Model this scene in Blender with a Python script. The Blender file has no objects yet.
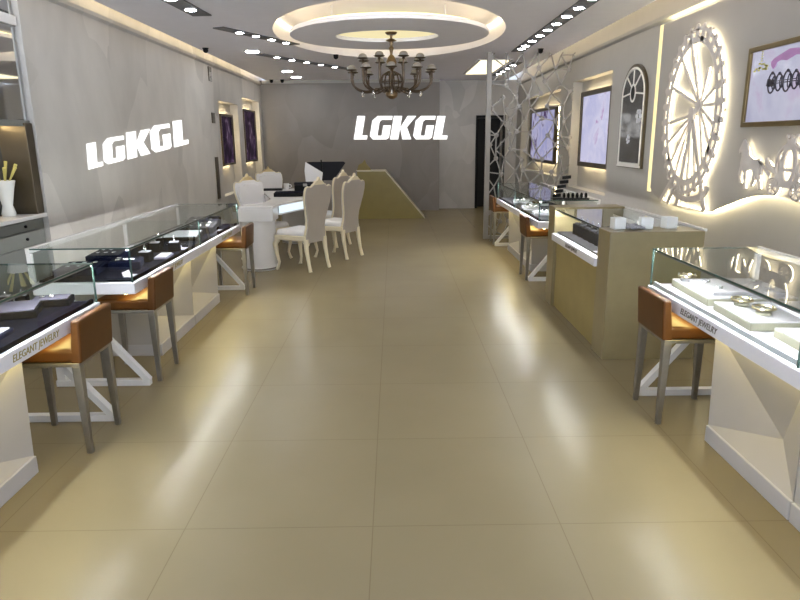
import bpy, bmesh, math, random
from mathutils import Vector, Matrix
random.seed(7)
S = bpy.context.scene
COL = S.collection
PI = math.pi

# ------------------------------------------------------------------ materials
def _mat(name):
    m = bpy.data.materials.new(name); m.use_nodes = True
    return m, m.node_tree.nodes, m.node_tree.links

def pm(name, base, rough=.5, metal=0., var=.06, scale=6., spec=.5, bump=0., coat=0.):
    """plain painted / metal / cloth surface with slight procedural variation"""
    m, N, L = _mat(name)
    b = N['Principled BSDF']
    tc = N.new('ShaderNodeTexCoord'); nz = N.new('ShaderNodeTexNoise')
    nz.inputs['Scale'].default_value = scale; nz.inputs['Detail'].default_value = 4
    L.new(tc.outputs['Object'], nz.inputs['Vector'])
    rp = N.new('ShaderNodeValToRGB')
    rp.color_ramp.elements[0].position = .3; rp.color_ramp.elements[1].position = .7
    rp.color_ramp.elements[0].color = (*[max(0, c*(1-var)) for c in base], 1)
    rp.color_ramp.elements[1].color = (*[min(1, c*(1+var)) for c in base], 1)
    L.new(nz.outputs['Fac'], rp.inputs['Fac']); L.new(rp.outputs['Color'], b.inputs['Base Color'])
    b.inputs['Roughness'].default_value = rough; b.inputs['Metallic'].default_value = metal
    b.inputs['Specular IOR Level'].default_value = spec
    b.inputs['Coat Weight'].default_value = coat
    if bump:
        bp = N.new('ShaderNodeBump'); bp.inputs['Strength'].default_value = bump; bp.inputs['Distance'].default_value = .004
        n2 = N.new('ShaderNodeTexNoise'); n2.inputs['Scale'].default_value = scale*14
        L.new(tc.outputs['Object'], n2.inputs['Vector'])
        L.new(n2.outputs['Fac'], bp.inputs['Height']); L.new(bp.outputs['Normal'], b.inputs['Normal'])
    return m

def em(name, col, strength):
    m, N, L = _mat(name)
    N.remove(N['Principled BSDF'])
    e = N.new('ShaderNodeEmission'); e.inputs['Color'].default_value = (*col, 1); e.inputs['Strength'].default_value = strength
    L.new(e.outputs[0], N['Material Output'].inputs['Surface'])
    return m

def glass(name, tint=(.95, .975, .965), boost=1.0):
    m, N, L = _mat(name)
    N.remove(N['Principled BSDF'])
    t = N.new('ShaderNodeBsdfTransparent'); t.inputs['Color'].default_value = (*tint, 1)
    g = N.new('ShaderNodeBsdfGlossy'); g.inputs['Roughness'].default_value = .01
    f = N.new('ShaderNodeFresnel'); f.inputs['IOR'].default_value = 1.5
    geo = N.new('ShaderNodeNewGeometry')
    inv = N.new('ShaderNodeMath'); inv.operation = 'SUBTRACT'; inv.inputs[0].default_value = 1
    L.new(geo.outputs['Backfacing'], inv.inputs[1])
    mu = N.new('ShaderNodeMath'); mu.operation = 'MULTIPLY'
    L.new(f.outputs[0], mu.inputs[0]); L.new(inv.outputs[0], mu.inputs[1])
    m2 = N.new('ShaderNodeMath'); m2.operation = 'MULTIPLY'; m2.inputs[1].default_value = boost; m2.use_clamp = True
    L.new(mu.outputs[0], m2.inputs[0])
    mx = N.new('ShaderNodeMixShader')
    L.new(m2.outputs[0], mx.inputs[0]); L.new(t.outputs[0], mx.inputs[1]); L.new(g.outputs[0], mx.inputs[2])
    L.new(mx.outputs[0], N['Material Output'].inputs['Surface'])
    return m

def floor_mat():
    m, N, L = _mat('polished_beige_tiles')
    b = N['Principled BSDF']
    tc = N.new('ShaderNodeTexCoord')
    mp = N.new('ShaderNodeMapping'); mp.inputs['Location'].default_value = (-1.40, -2.262, 0)
    L.new(tc.outputs['Object'], mp.inputs['Vector'])
    br = N.new('ShaderNodeTexBrick'); br.offset = 0; br.squash = 1
    br.inputs['Scale'].default_value = 1; br.inputs['Brick Width'].default_value = .75; br.inputs['Row Height'].default_value = .768
    br.inputs['Mortar Size'].default_value = .0022; br.inputs['Mortar Smooth'].default_value = .4
    br.inputs['Color1'].default_value = (.232, .192, .113, 1); br.inputs['Color2'].default_value = (.237, .196, .116, 1)
    br.inputs['Mortar'].default_value = (.175, .14, .08, 1); br.inputs['Bias'].default_value = 0
    L.new(mp.outputs['Vector'], br.inputs['Vector'])
    nz = N.new('ShaderNodeTexNoise'); nz.inputs['Scale'].default_value = 1.6; nz.inputs['Detail'].default_value = 6
    L.new(tc.outputs['Object'], nz.inputs['Vector'])
    rp = N.new('ShaderNodeValToRGB')
    rp.color_ramp.elements[0].position = .3; rp.color_ramp.elements[0].color = (.965, .96, .95, 1)
    rp.color_ramp.elements[1].position = .7; rp.color_ramp.elements[1].color = (1.03, 1.03, 1.03, 1)
    L.new(nz.outputs['Fac'], rp.inputs['Fac'])
    mx = N.new('ShaderNodeMix'); mx.data_type = 'RGBA'; mx.blend_type = 'MULTIPLY'; mx.inputs['Factor'].default_value = 1
    L.new(br.outputs['Color'], mx.inputs['A']); L.new(rp.outputs['Color'], mx.inputs['B'])
    L.new(mx.outputs['Result'], b.inputs['Base Color'])
    b.inputs['Roughness'].default_value = .16
    n2 = N.new('ShaderNodeTexNoise'); n2.inputs['Scale'].default_value = 3.2; n2.inputs['Detail'].default_value = 3
    L.new(tc.outputs['Object'], n2.inputs['Vector'])
    mr = N.new('ShaderNodeMapRange'); mr.inputs['To Min'].default_value = .235; mr.inputs['To Max'].default_value = .28
    L.new(n2.outputs['Fac'], mr.inputs['Value']); L.new(mr.outputs['Result'], b.inputs['Roughness'])
    b.inputs['Specular IOR Level'].default_value = .14
    return m

def stone_mat(name, base, axis='X', amt=.13, scale=1.0):
    """grey stone with large angular facet tones and thin veins (object coordinates)"""
    m, N, L = _mat(name)
    b = N['Principled BSDF']
    tc = N.new('ShaderNodeTexCoord')
    mp = N.new('ShaderNodeMapping'); mp.inputs['Scale'].default_value = (scale, scale, scale*.62)
    mp.inputs['Rotation'].default_value = (.35, .2, .25)
    L.new(tc.outputs['Object'], mp.inputs['Vector'])
    nd = N.new('ShaderNodeTexNoise'); nd.inputs['Scale'].default_value = .7; nd.inputs['Detail'].default_value = 2
    L.new(mp.outputs['Vector'], nd.inputs['Vector'])
    ad = N.new('ShaderNodeVectorMath'); ad.operation = 'MULTIPLY_ADD'; ad.inputs[1].default_value = (.5, .5, .5)
    L.new(nd.outputs['Color'], ad.inputs[0]); L.new(mp.outputs['Vector'], ad.inputs[2])
    vo = N.new('ShaderNodeTexVoronoi'); vo.distance = 'MANHATTAN'; vo.inputs['Scale'].default_value = 1.15
    L.new(ad.outputs[0], vo.inputs['Vector'])
    bw = N.new('ShaderNodeRGBToBW'); L.new(vo.outputs['Color'], bw.inputs[0])
    nz = N.new('ShaderNodeTexNoise'); nz.inputs['Scale'].default_value = 3.0; nz.inputs['Detail'].default_value = 7
    L.new(ad.outputs[0], nz.inputs['Vector'])
    sm = N.new('ShaderNodeMath'); sm.operation = 'ADD'
    L.new(bw.outputs[0], sm.inputs[0]); L.new(nz.outputs['Fac'], sm.inputs[1])
    mr = N.new('ShaderNodeMapRange'); mr.inputs['From Min'].default_value = .5; mr.inputs['From Max'].default_value = 1.5
    mr.inputs['To Min'].default_value = 1-amt; mr.inputs['To Max'].default_value = 1+amt
    L.new(sm.outputs[0], mr.inputs['Value'])
    mx = N.new('ShaderNodeMix'); mx.data_type = 'RGBA'; mx.blend_type = 'MULTIPLY'; mx.inputs['Factor'].default_value = 1
    mx.inputs['A'].default_value = (*base, 1); L.new(mr.outputs['Result'], mx.inputs['B'])
    L.new(mx.outputs['Result'], b.inputs['Base Color'])
    b.inputs['Roughness'].default_value = .45; b.inputs['Specular IOR Level'].default_value = .35
    return m

def screen_mat(name, a, b_, c, scale, strength, seed=0., thr=(.42, .60, .72)):
    """lit display picture: pale ground with coloured blotches"""
    m, N, L = _mat(name)
    N.remove(N['Principled BSDF'])
    tc = N.new('ShaderNodeTexCoord')
    mp = N.new('ShaderNodeMapping'); mp.inputs['Location'].default_value = (seed, seed*.7, seed*.3)
    L.new(tc.outputs['Object'], mp.inputs['Vector'])
    nz = N.new('ShaderNodeTexNoise'); nz.inputs['Scale'].default_value = scale; nz.inputs['Detail'].default_value = 5
    nz.inputs['Distortion'].default_value = .8
    L.new(mp.outputs['Vector'], nz.inputs['Vector'])
    rp = N.new('ShaderNodeValToRGB'); e = rp.color_ramp.elements
    e[0].position = thr[0]; e[0].color = (*a, 1); e[1].position = thr[1]; e[1].color = (*b_, 1)
    x = e.new(thr[2]); x.color = (*c, 1)
    L.new(nz.outputs['Fac'], rp.inputs['Fac'])
    es = N.new('ShaderNodeEmission'); es.inputs['Strength'].default_value = strength
    L.new(rp.outputs['Color'], es.inputs['Color'])
    gl = N.new('ShaderNodeBsdfGlossy'); gl.inputs['Roughness'].default_value = .08; gl.inputs['Color'].default_value = (.05, .05, .05, 1)
    ad = N.new('ShaderNodeAddShader'); L.new(es.outputs[0], ad.inputs[0]); L.new(gl.outputs[0], ad.inputs[1])
    L.new(ad.outputs[0], N['Material Output'].inputs['Surface'])
    return m

M = {}
M['floor'] = floor_mat()
M['stone'] = stone_mat('grey_facet_stone', (.565, .54, .505), amt=.2)
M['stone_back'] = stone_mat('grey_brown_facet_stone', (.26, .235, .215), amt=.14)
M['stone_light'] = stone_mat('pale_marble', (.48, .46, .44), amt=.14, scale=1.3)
M['wall'] = pm('taupe_paint', (.41, .395, .37), .6, var=.02)
M['ceiling'] = pm('white_ceiling_paint', (.88, .87, .94), .7, var=.015)
M['white'] = pm('white_lacquer', (.78, .77, .77), .25, var=.015)
M['apron'] = pm('white_lilac_lacquer', (.78, .78, .84), .3, var=.02)
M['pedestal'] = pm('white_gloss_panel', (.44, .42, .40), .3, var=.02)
M['toe'] = pm('grey_toe_kick', (.50, .49, .50), .4, var=.03)
M['tan'] = pm('tan_laminate', (.25, .205, .11), .3, var=.06, scale=9)
M['tan_dark'] = pm('olive_tan_laminate', (.30, .235, .085), .35, var=.05, scale=7)
M['olive'] = pm('olive_gold_panel', (.25, .195, .05), .4, var=.06, scale=5)
M['gold_trim'] = pm('pale_gold_edge', (.62, .54, .38), .35, metal=.3, var=.03)
M['leather'] = pm('brown_leather', (.085, .031, .005), .42, var=.12, scale=9, bump=.12, spec=.28)
M['steel'] = pm('brushed_steel', (.29, .275, .25), .34, metal=.85, var=.08, scale=20)
M['whitemetal'] = pm('white_metal', (.74, .74, .76), .35, var=.02)
M['navy'] = pm('navy_velvet', (.0022, .0026, .006), .9, var=.2, scale=20, spec=.02)
M['navy2'] = pm('blue_black_velvet', (.002, .003, .011), .9, var=.25, scale=18, spec=.04)
M['black'] = pm('black_satin', (.006, .006, .007), .5, var=.1, spec=.15)
M['velvet'] = pm('black_velvet', (.004, .004, .005), 1.0, var=.2, scale=20, spec=.0)
M['lilac'] = pm('lilac_grey_velvet', (.105, .10, .14), .7, var=.06, spec=.12)
M['greypad'] = pm('grey_velvet', (.022, .022, .027), .8, var=.06, spec=.12)
M['whitepad'] = pm('white_leatherette', (.28, .275, .295), .5, var=.02)
M['creampad'] = pm('cream_board', (.20, .195, .15), .5, var=.03)
M['silver'] = pm('silver', (.85, .85, .86), .15, metal=1, var=.03)
M['rosegold'] = pm('pale_gold', (.78, .66, .42), .2, metal=1, var=.05)
M['glass'] = glass('clear_glass')
M['glassedge'] = pm('green_glass_edge', (.045, .085, .075), .15, var=.1)
M['frosted'] = pm('frosted_glass', (.80, .82, .80), .4, var=.03)
M['led_case'] = em('cool_white_led', (.97, .96, .95), 195)
M['led_warm'] = em('warm_led', (1.0, .80, .28), 18)
M['led_cove'] = em('warm_cove_led', (1.0, .78, .38), 3.4)
M['led_slot'] = em('warm_slot_led', (1.0, .82, .50), 9)
M['led_edge'] = em('warm_edge_led', (1.0, .87, .52), 26)
M['wall_glow'] = em('painted_wall_glow', (1.0, .83, .42), 1.05)
M['led_back'] = em('warm_white_backlight', (1.0, .90, .62), 11)
M['led_niche'] = em('warm_niche_led', (1.0, .80, .46), 26)
M['lamp'] = em('downlight_lens', (.95, .97, 1.0), 50)
M['lamp_strip'] = pm('dark_grey_metal', (.13, .13, .145), .5, var=.08)
M['panel_light'] = em('warm_skylight_panel', (1.0, .88, .58), 1.6)
M['recess_glow'] = em('painted_recess_glow', (1.0, .87, .50), .74)
M['sign'] = em('white_lit_acrylic', (1, 1, 1), 1.25)
M['bronze'] = pm('antique_bronze', (.20, .135, .075), .34, metal=.8, var=.2, scale=30)
M['bronze_dark'] = pm('dark_bronze', (.10, .072, .05), .4, metal=.7, var=.2, scale=30)
M['shade'] = pm('frosted_lamp_glass', (.30, .27, .24), .35, var=.04)
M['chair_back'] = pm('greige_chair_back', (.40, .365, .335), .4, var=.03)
M['chair_cream'] = pm('cream_lacquer', (.74, .66, .48), .3, var=.04)
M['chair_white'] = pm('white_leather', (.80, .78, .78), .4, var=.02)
M['chair_gold'] = pm('pale_gold_carving', (.72, .58, .32), .3, metal=.5, var=.1)
M['lit_glass'] = em('lit_pale_blue_glass', (.74, .88, 1.0), 1.0)
M['frame_dark'] = pm('dark_bronze_frame', (.085, .066, .04), .3, metal=.5, var=.15)
M['poster_frame'] = pm('olive_bronze_frame', (.16, .115, .045), .32, metal=.55, var=.15)
M['mirror'] = pm('mirror', (.72, .74, .74), .03, metal=1, var=.02)
M['smoke_glass'] = pm('smoked_mirror_glass', (.20, .195, .19), .08, metal=.6, var=.1, scale=2.5)
M['arch_white'] = pm('white_arch_frame', (.86, .83, .78), .4, var=.02)
M['cabinet'] = pm('grey_lacquer', (.17, .178, .168), .35, var=.03)
M['corridor_shade'] = pm('painted_corridor_shade', (.010, .010, .011), .8, var=.1)
M['panel'] = pm('taupe_relief_panel', (.36, .335, .305), .55, var=.015)
M['relief'] = pm('taupe_cut_relief', (.55, .50, .46), .55, var=.02)
M['gold_text'] = pm('old_gold_letters', (.36, .29, .09), .5, metal=.2, var=.1)
M['dark_text'] = pm('dark_bronze_letters', (.10, .085, .07), .5, var=.1)
M['poster_art'] = screen_mat('poster_picture', (.50, .50, .68), (.66, .66, .82), (.60, .34, .60), 1.9, .6, 3.4, (.40, .62, .80))
M['art_violet'] = screen_mat('violet_picture', (.62, .62, .90), (.78, .76, .98), (.40, .12, .42), 3.0, .62, 1.2, (.40, .64, .76))
M['art_blue'] = screen_mat('blue_violet_picture', (.50, .50, .85), (.68, .66, .92), (.10, .05, .16), 3.5, .5, 6.1, (.36, .54, .66))
M['art_dark'] = screen_mat('dark_purple_picture', (.018, .010, .022), (.06, .03, .07), (.30, .22, .30), 4.0, .55, 2.2, (.42, .60, .74))
M['petal'] = pm('white_petal_reflection', (.72, .73, .80), .5, var=.03)
M['pink'] = pm('magenta_print', (.50, .25, .52), .5, var=.15)
M['yellow'] = pm('yellow_print', (.55, .50, .16), .5, var=.2)
M['ink'] = pm('dark_print', (.035, .03, .045), .4, var=.2)
M['lattice'] = pm('white_lattice_paint', (.29, .272, .25), .45, var=.03)

# ------------------------------------------------------------------ mesh builder
class MB:
    def __init__(s): s.v = []; s.f = []
    def add(s, vs, fs):
        n = len(s.v); s.v += [tuple(p) for p in vs]; s.f += [tuple(i+n for i in f) for f in fs]; return s
    def box(s, x0, x1, y0, y1, z0, z1):
        return s.add([(x0,y0,z0),(x1,y0,z0),(x1,y1,z0),(x0,y1,z0),(x0,y0,z1),(x1,y0,z1),(x1,y1,z1),(x0,y1,z1)],
                     [(0,3,2,1),(4,5,6,7),(0,1,5,4),(1,2,6,5),(2,3,7,6),(3,0,4,7)])
    def hexa(s, b, t):
        """b, t: four bottom and four top points in the same winding (ccw from above)"""
        return s.add(list(b)+list(t), [(0,3,2,1),(4,5,6,7),(0,1,5,4),(1,2,6,5),(2,3,7,6),(3,0,4,7)])
    def prism(s, poly, a, b, plane='xy'):
        """extrude a 2-D outline from a to b along the missing axis"""
        def P(u, v, w):
            return {'xy': (u, v, w), 'xz': (u, w, v), 'yz': (w, u, v)}[plane]
        n = len(poly)
        vs = [P(u, v, a) for u, v in poly]+[P(u, v, b) for u, v in poly]
        fs = [tuple(range(n-1, -1, -1)), tuple(range(n, 2*n))]+[(i, (i+1) % n, n+(i+1) % n, n+i) for i in range(n)]
        return s.add(vs, fs)
    def ring(s, outer, inner, a, b, plane='yz'):
        def P(u, v, w):
            return {'xy': (u, v, w), 'xz': (u, w, v), 'yz': (w, u, v)}[plane]
        n = len(outer); vs = []
        for w in (a, b):
            vs += [P(u, v, w) for u, v in outer]; vs += [P(u, v, w) for u, v in inner]
        fs = []
        for i in range(n):
            j = (i+1) % n
            fs += [(i, j, n+j, n+i), (2*n+j, 2*n+i, 3*n+i, 3*n+j), (j, i, 2*n+i, 2*n+j), (n+i, n+j, 3*n+j, 3*n+i)]
        return s.add(vs, fs)
    def tube(s, pts, r, n=8, cap=True):
        pts = [Vector(p) for p in pts]; k = len(pts)
        rs = r if isinstance(r, (list, tuple)) else [r]*k
        vs = []; up = None
        for i, p in enumerate(pts):
            d = (pts[min(i+1, k-1)]-pts[max(i-1, 0)]).normalized()
            if up is None:
                up = Vector((0, 0, 1)) if abs(d.z) < .9 else Vector((1, 0, 0))
            a = d.cross(up).normalized(); c = a.cross(d).normalized(); up = c
            for j in range(n):
                t = 2*PI*j/n
                vs.append(p+(a*math.cos(t)+c*math.sin(t))*rs[i])
        fs = [(i*n+j, i*n+(j+1) % n, (i+1)*n+(j+1) % n, (i+1)*n+j) for i in range(k-1) for j in range(n)]
        if cap: fs += [tuple(range(n-1, -1, -1)), tuple((k-1)*n+j for j in range(n))]
        return s.add(vs, fs)
    def bar(s, p0, p1, w, h, up=(0, 0, 1)):
        """rectangular bar from p0 to p1"""
        p0, p1, up = Vector(p0), Vector(p1), Vector(up)
        d = (p1-p0).normalized(); a = d.cross(up).normalized()*w/2; c = a.cross(d).normalized()*h/2
        vs = [p0-a-c, p0+a-c, p0+a+c, p0-a+c, p1-a-c, p1+a-c, p1+a+c, p1-a+c]
        return s.add(vs, [(0,3,2,1),(4,5,6,7),(0,1,5,4),(1,2,6,5),(2,3,7,6),(3,0,4,7)])
    def lathe(s, prof, c=(0, 0, 0), n=20):
        vs = []; fs = []; k = len(prof)
        for r, z in prof:
            for j in range(n):
                t = 2*PI*j/n; vs.append((c[0]+r*math.cos(t), c[1]+r*math.sin(t), c[2]+z))
        for i in range(k-1):
            for j in range(n):
                fs.append((i*n+j, i*n+(j+1) % n, (i+1)*n+(j+1) % n, (i+1)*n+j))
        fs += [tuple(range(n-1, -1, -1)), tuple((k-1)*n+j for j in range(n))]
        return s.add(vs, fs)
    def ball(s, c, r, n=12, sc=(1, 1, 1)):
        m = n//2
        prof = [(max(1e-4, math.sin(PI*i/m))*r, -math.cos(PI*i/m)*r) for i in range(m+1)]
        st = len(s.v); s.lathe(prof, (0, 0, 0), n)
        for i in range(st, len(s.v)):
            x, y, z = s.v[i]; s.v[i] = (c[0]+x*sc[0], c[1]+y*sc[1], c[2]+z*sc[2])
        return s
    def torus(s, c, R, r, nrm='z', n=20, k=8, sc=(1, 1)):
        vs = []
        for i in range(n):
            t = 2*PI*i/n
            for j in range(k):
                q = 2*PI*j/k; a = (R+r*math.cos(q))*math.cos(t)*sc[0]; b = (R+r*math.cos(q))*math.sin(t)*sc[1]; h = r*math.sin(q)
                vs.append({'z': (c[0]+a, c[1]+b, c[2]+h), 'x': (c[0]+h, c[1]+a, c[2]+b), 'y': (c[0]+a, c[1]+h, c[2]+b)}[nrm])
        fs = [(i*k+j, ((i+1) % n)*k+j, ((i+1) % n)*k+(j+1) % k, i*k+(j+1) % k) for i in range(n) for j in range(k)]
        return s.add(vs, fs)
    def build(s, name, mat, parent=None, loc=(0, 0, 0), rz=0., bevel=0., smooth=False, seg=2):
        me = bpy.data.meshes.new(name); me.from_pydata(s.v, [], s.f); me.update()
        bm = bmesh.new(); bm.from_mesh(me); bmesh.ops.recalc_face_normals(bm, faces=bm.faces); bm.to_mesh(me); bm.free()
        me.materials.append(M[mat])
        if smooth:
            for p in me.polygons: p.use_smooth = True
            me.set_sharp_from_angle(angle=math.radians(38))
        o = bpy.data.objects.new(name, me); COL.objects.link(o)
        o.location = loc; o.rotation_euler = (0, 0, rz)
        if parent: o.parent = parent
        if bevel:
            b = o.modifiers.new('bevel', 'BEVEL'); b.width = bevel; b.segments = seg; b.limit_method = 'ANGLE'
        return o

def tag(o, label=None, cat=None, group=None, kind=None):
    if label: o['label'] = label
    if cat: o['category'] = cat
    if group: o['group'] = group
    if kind: o['kind'] = kind
    return o
def thing(name, label, cat, loc=(0, 0, 0), rz=0., group=None):
    o = bpy.data.objects.new(name, None); COL.objects.link(o)
    o.empty_display_size = .05
    o.location = loc; o.rotation_euler = (0, 0, rz)
    return tag(o, label, cat, group)
def struct(mb, name, mat, **k): return tag(mb.build(name, mat, **k), kind='structure')
def kids(o): return [c for c in bpy.data.objects if c.parent == o]
def dup(root, loc, rz=0., label=None, group=None):
    r = root.copy(); COL.objects.link(r); r.location = loc; r.rotation_euler = (0, 0, rz)
    if label: r['label'] = label
    if group: r['group'] = group
    for ch in kids(root):
        c = ch.copy(); COL.objects.link(c); c.parent = r
        for g in kids(ch):
            d = g.copy(); COL.objects.link(d); d.parent = c
    return r

def ell(cy, cz, ry, rz, n=48): return [(cy+ry*math.cos(2*PI*i/n), cz+rz*math.sin(2*PI*i/n)) for i in range(n)]

# letter outlines, unit height, unslanted
LET = {
 'L': (.58, [[(0,0),(.56,0),(.56,.17),(.33,.17),(.33,1),(0,1)]]),
 'G': (.88, [[(0,.15),(.15,0),(.76,0),(.86,.08),(.86,.60),(.52,.60),(.52,.16),(.36,.16),(.33,.19),(.33,.74),(.42,.84),(.86,.84),(.86,1),(.2,1),(0,.80)]]),
 'K': (.88, [[(0,0),(.33,0),(.33,1),(0,1)], [(.33,.50),(.55,1),(.90,1),(.60,.52),(.86,0),(.50,0)]]),
}
# ------------------------------------------------------------------ room shell
XL, XR, YB, ZC = -2.75, 2.66, 14.0, 2.7
struct(MB().box(-3.5, 3.3, -2.0, 14.9, -.06, 0), 'floor', 'floor')

def wall_cells(mb, x0, x1, ys, zs, holes):
    """wall slab between x0 and x1, as cells of a grid, leaving out the holes (y0,y1,z0,z1)"""
    for a, b in zip(ys, ys[1:]):
        for c, d in zip(zs, zs[1:]):
            my, mz = (a+b)/2, (c+d)/2
            if any(h[0] < my < h[1] and h[2] < mz < h[3] for h in holes): continue
            mb.box(x0, x1, a, b, c, d)
    return mb
HL = [(10.55, 11.85, .62, 2.12), (12.22, 13.72, .62, 2.27)]       # niches in the left wall
HR = [(8.14, 9.90, .78, 2.29), (10.62, 13.75, .88, 2.25)]         # niches in the right wall
def grid(holes, lo, hi, i, j): return sorted({lo, hi, *[h[i] for h in holes], *[h[j] for h in holes]})
mb = MB()
wall_cells(mb, XL-.14, XL, grid(HL, 5.12, 14.3, 0, 1), grid(HL, 0, 2.9, 2, 3), HL)
mb.box(XL-.30, XL-.14, 5.12, 14.3, 0, 2.9)
mb.box(-3.42, -3.30, -2.0, 5.12, 0, 2.9)
mb.box(-3.42, XL-.30, 5.12, 5.24, 0, 2.9)
struct(mb, 'wall_left', 'stone')
mb = MB()
wall_cells(mb, XR, XR+.14, grid(HR, -2.0, 14.4, 0, 1), grid(HR, 0, 2.9, 2, 3), HR)
mb.box(XR+.14, XR+.26, -2.0, 14.4, 0, 2.9)
struct(mb, 'wall_right', 'wall')
# back wall: main block with the sign, then a recessed part with a dark doorway
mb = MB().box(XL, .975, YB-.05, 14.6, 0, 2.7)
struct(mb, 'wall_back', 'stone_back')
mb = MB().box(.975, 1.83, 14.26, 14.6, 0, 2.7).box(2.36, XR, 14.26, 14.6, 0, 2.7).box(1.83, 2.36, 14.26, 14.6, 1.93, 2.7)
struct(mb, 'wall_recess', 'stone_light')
struct(MB().box(1.78, 1.83, 14.23, 14.30, 0, 1.98).box(2.36, 2.41, 14.23, 14.30, 0, 1.98).box(1.83, 2.36, 14.23, 14.30, 1.93, 1.98), 'trim_1', 'black')
struct(MB().box(1.83, 2.36, 14.62, 14.68, 0, 2.0).box(1.78, 1.83, 14.6, 14.68, 0, 2.0).box(2.36, 2.41, 14.6, 14.68, 0, 2.0), 'doorway_shade_1', 'corridor_shade')  # near-black sheet: the unlit interior's shade is put into its colour

# ceiling with the oval recess; slots along both side walls for the cove light
def ceiling():
    cx, cy, rx, ry = -.03, 8.17, 1.34, 2.12
    x0, x1, y0, y1 = -2.60, 2.40, -2.0, 14.6
    angs = [2*PI*i/96 for i in range(96)]
    angs += [math.atan2(y-cy, x-cx) % (2*PI) for x in (x0, x1) for y in (y0, y1)]
    angs = sorted(set(angs)); n = len(angs)
    inn = [(cx+rx*math.cos(a), cy+ry*math.sin(a)) for a in angs]; out = []
    for (ix, iy), a in zip(inn, angs):
        dx, dy = math.cos(a), math.sin(a)
        t = min([((x1 if dx > 0 else x0)-cx)/dx if abs(dx) > 1e-9 else 1e9, ((y1 if dy > 0 else y0)-cy)/dy if abs(dy) > 1e-9 else 1e9])
        out.append((cx+dx*t, cy+dy*t))
    m = MB().ring(out, inn, ZC, ZC+.05, 'xy')
    m.ring([(cx+(rx+.03)*math.cos(a), cy+(ry+.03)*math.sin(a)) for a in angs], inn, ZC+.05, 2.90, 'xy')
    m.box(-3.45, 3.2, -2.0, 14.9, 2.90, 2.96)
    struct(m, 'ceiling', 'ceiling')
ceiling()
# cornice mouldings along the walls
struct(MB().prism([(XR,2.58),(XR-.035,2.60),(XR-.045,2.63),(XR,2.63)], -2, 14.2, 'xz'), 'trim_2', 'wall')
struct(MB().prism([(XL,2.60),(XL,2.65),(XL+.04,2.65),(XL+.03,2.62)], 5.12, 13.9, 'xz'), 'trim_3', 'stone')
struct(MB().box(XL+.05, .97, 13.91, 13.95, 2.64, 2.70), 'trim_4', 'wall')

# cove lamps: strips lying on the ceiling slab edges
t = tag(MB().box(-2.585, -2.555, -1.5, 13.9, ZC+.05, ZC+.07).build('cove_light', 'led_slot'), 'warm hidden light strip in the slot along the left wall', 'light')
t = tag(MB().box(2.355, 2.385, -1.5, 13.9, ZC+.05, ZC+.07).build('cove_light', 'led_slot'), 'warm hidden light strip in the slot along the right wall', 'light')

tag(MB().torus((-.03, 8.17, 2.885), 1.0, .009, 'z', 72, 6, (1.322, 2.102)).build('cove_light', 'led_slot'), 'warm hidden light strip around the top of the oval ceiling recess', 'light')

# suspended ring disc under the oval recess
def ring_disc():
    c = (-.03, 8.02)
    r = thing('ceiling_ring', 'white round ceiling disc with an oval hole hung under the lit recess', 'ceiling disc', (c[0], c[1], 2.67))
    n = 64
    out = ell(0, 0, 1.155, 1.155, n); inn = ell(-.03, .02, .60, .44, n)
    MB().ring(out, inn, 0, .045, 'xy').build('disc', 'ceiling', r, bevel=.006)
    for a in (.6, 2.4, 3.9, 5.5): MB().tube([(.85*math.cos(a), .85*math.sin(a), .045), (.85*math.cos(a), .85*math.sin(a), .23)], .008).build('hanger', 'whitemetal', r)
    L = MB().torus((0, 0, .062), 1.05, .014, 'z', 64, 6)
    MB().prism(ell(-.03, .02, .68, .51, 48), .046, .056, 'xy').build('glowing_sheet', 'recess_glow', r)  # added glowing sheet imitating the lit recess top seen through the hole
    L.build('light_strip', 'led_cove', r)
ring_disc()

# downlight strips
def strip(p0, p1, w, lamps, label):
    p0, p1 = Vector((*p0, ZC)), Vector((*p1, ZC)); d = (p1-p0); ln = d.length; a = math.atan2(d.y, d.x)
    r = thing('downlight_strip', label, 'ceiling light', p0, a, 'recessed downlight strips')
    MB().box(0, ln, -w/2, w/2, -.012, 0).build('housing', 'lamp_strip', r, bevel=.003)
    for k in lamps:
        x = k*ln
        MB().lathe([(.001, -.016), (w*.25, -.016), (w*.29, -.012)], (x, 0, 0), 16).build('lamp', 'lamp', r)
strip((1.775, 4.6), (1.775, 9.66), .175, [.07,.145,.22,.30,.385,.47,.555,.635,.715,.80,.885,.94], 'long dark strip of round downlights on the right side of the ceiling')
strip((-1.99, 4.6), (-1.86, 6.78), .19, [.16,.40,.64,.86], 'short dark downlight strip at the left, nearest of the three by the grey wall')
strip((-1.888, 7.475), (-1.25, 8.79), .15, [.25,.45,.66,.87], 'slanting dark downlight strip at the left, middle of three')
strip((-1.891, 9.741), (-.744, 11.85), .15, [.16,.31,.47,.63,.80], 'slanting dark downlight strip at the left, farthest of three')
strip((2.03, 11.0), (2.03, 13.2), .17, [.18,.42,.66,.86], 'short downlight strip at far right beside the glowing ceiling panel')
for (x, y), lb in (((-1.93, 9.42), 'small square downlight between the two slanting left strips'),
                   ((-1.88, 12.1), 'small round downlight near the back wall, nearer of the left pair'),
                   ((-1.88, 13.2), 'small round downlight near the back wall, farther of the left pair')):
    r = thing('downlight', lb, 'ceiling light', (x, y, ZC), 0, 'single downlights')
    MB().lathe([(.11, -.008), (.12, 0)], n=24).build('trim_ring', 'white', r)
    MB().lathe([(.001, -.014), (.09, -.014), (.095, -.008)], n=20).build('lamp', 'lamp', r)
r = thing('ceiling_panel', 'glowing warm rectangular light panel in the ceiling at far right', 'ceiling light', (1.62, 11.75, ZC))
MB().box(-.27, .27, -1.15, 1.15, -.010, 0).build('frame', 'white', r)
MB().box(-.23, .23, -1.10, 1.10, -.015, -.010).build('glowing_sheet', 'panel_light', r)

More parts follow.
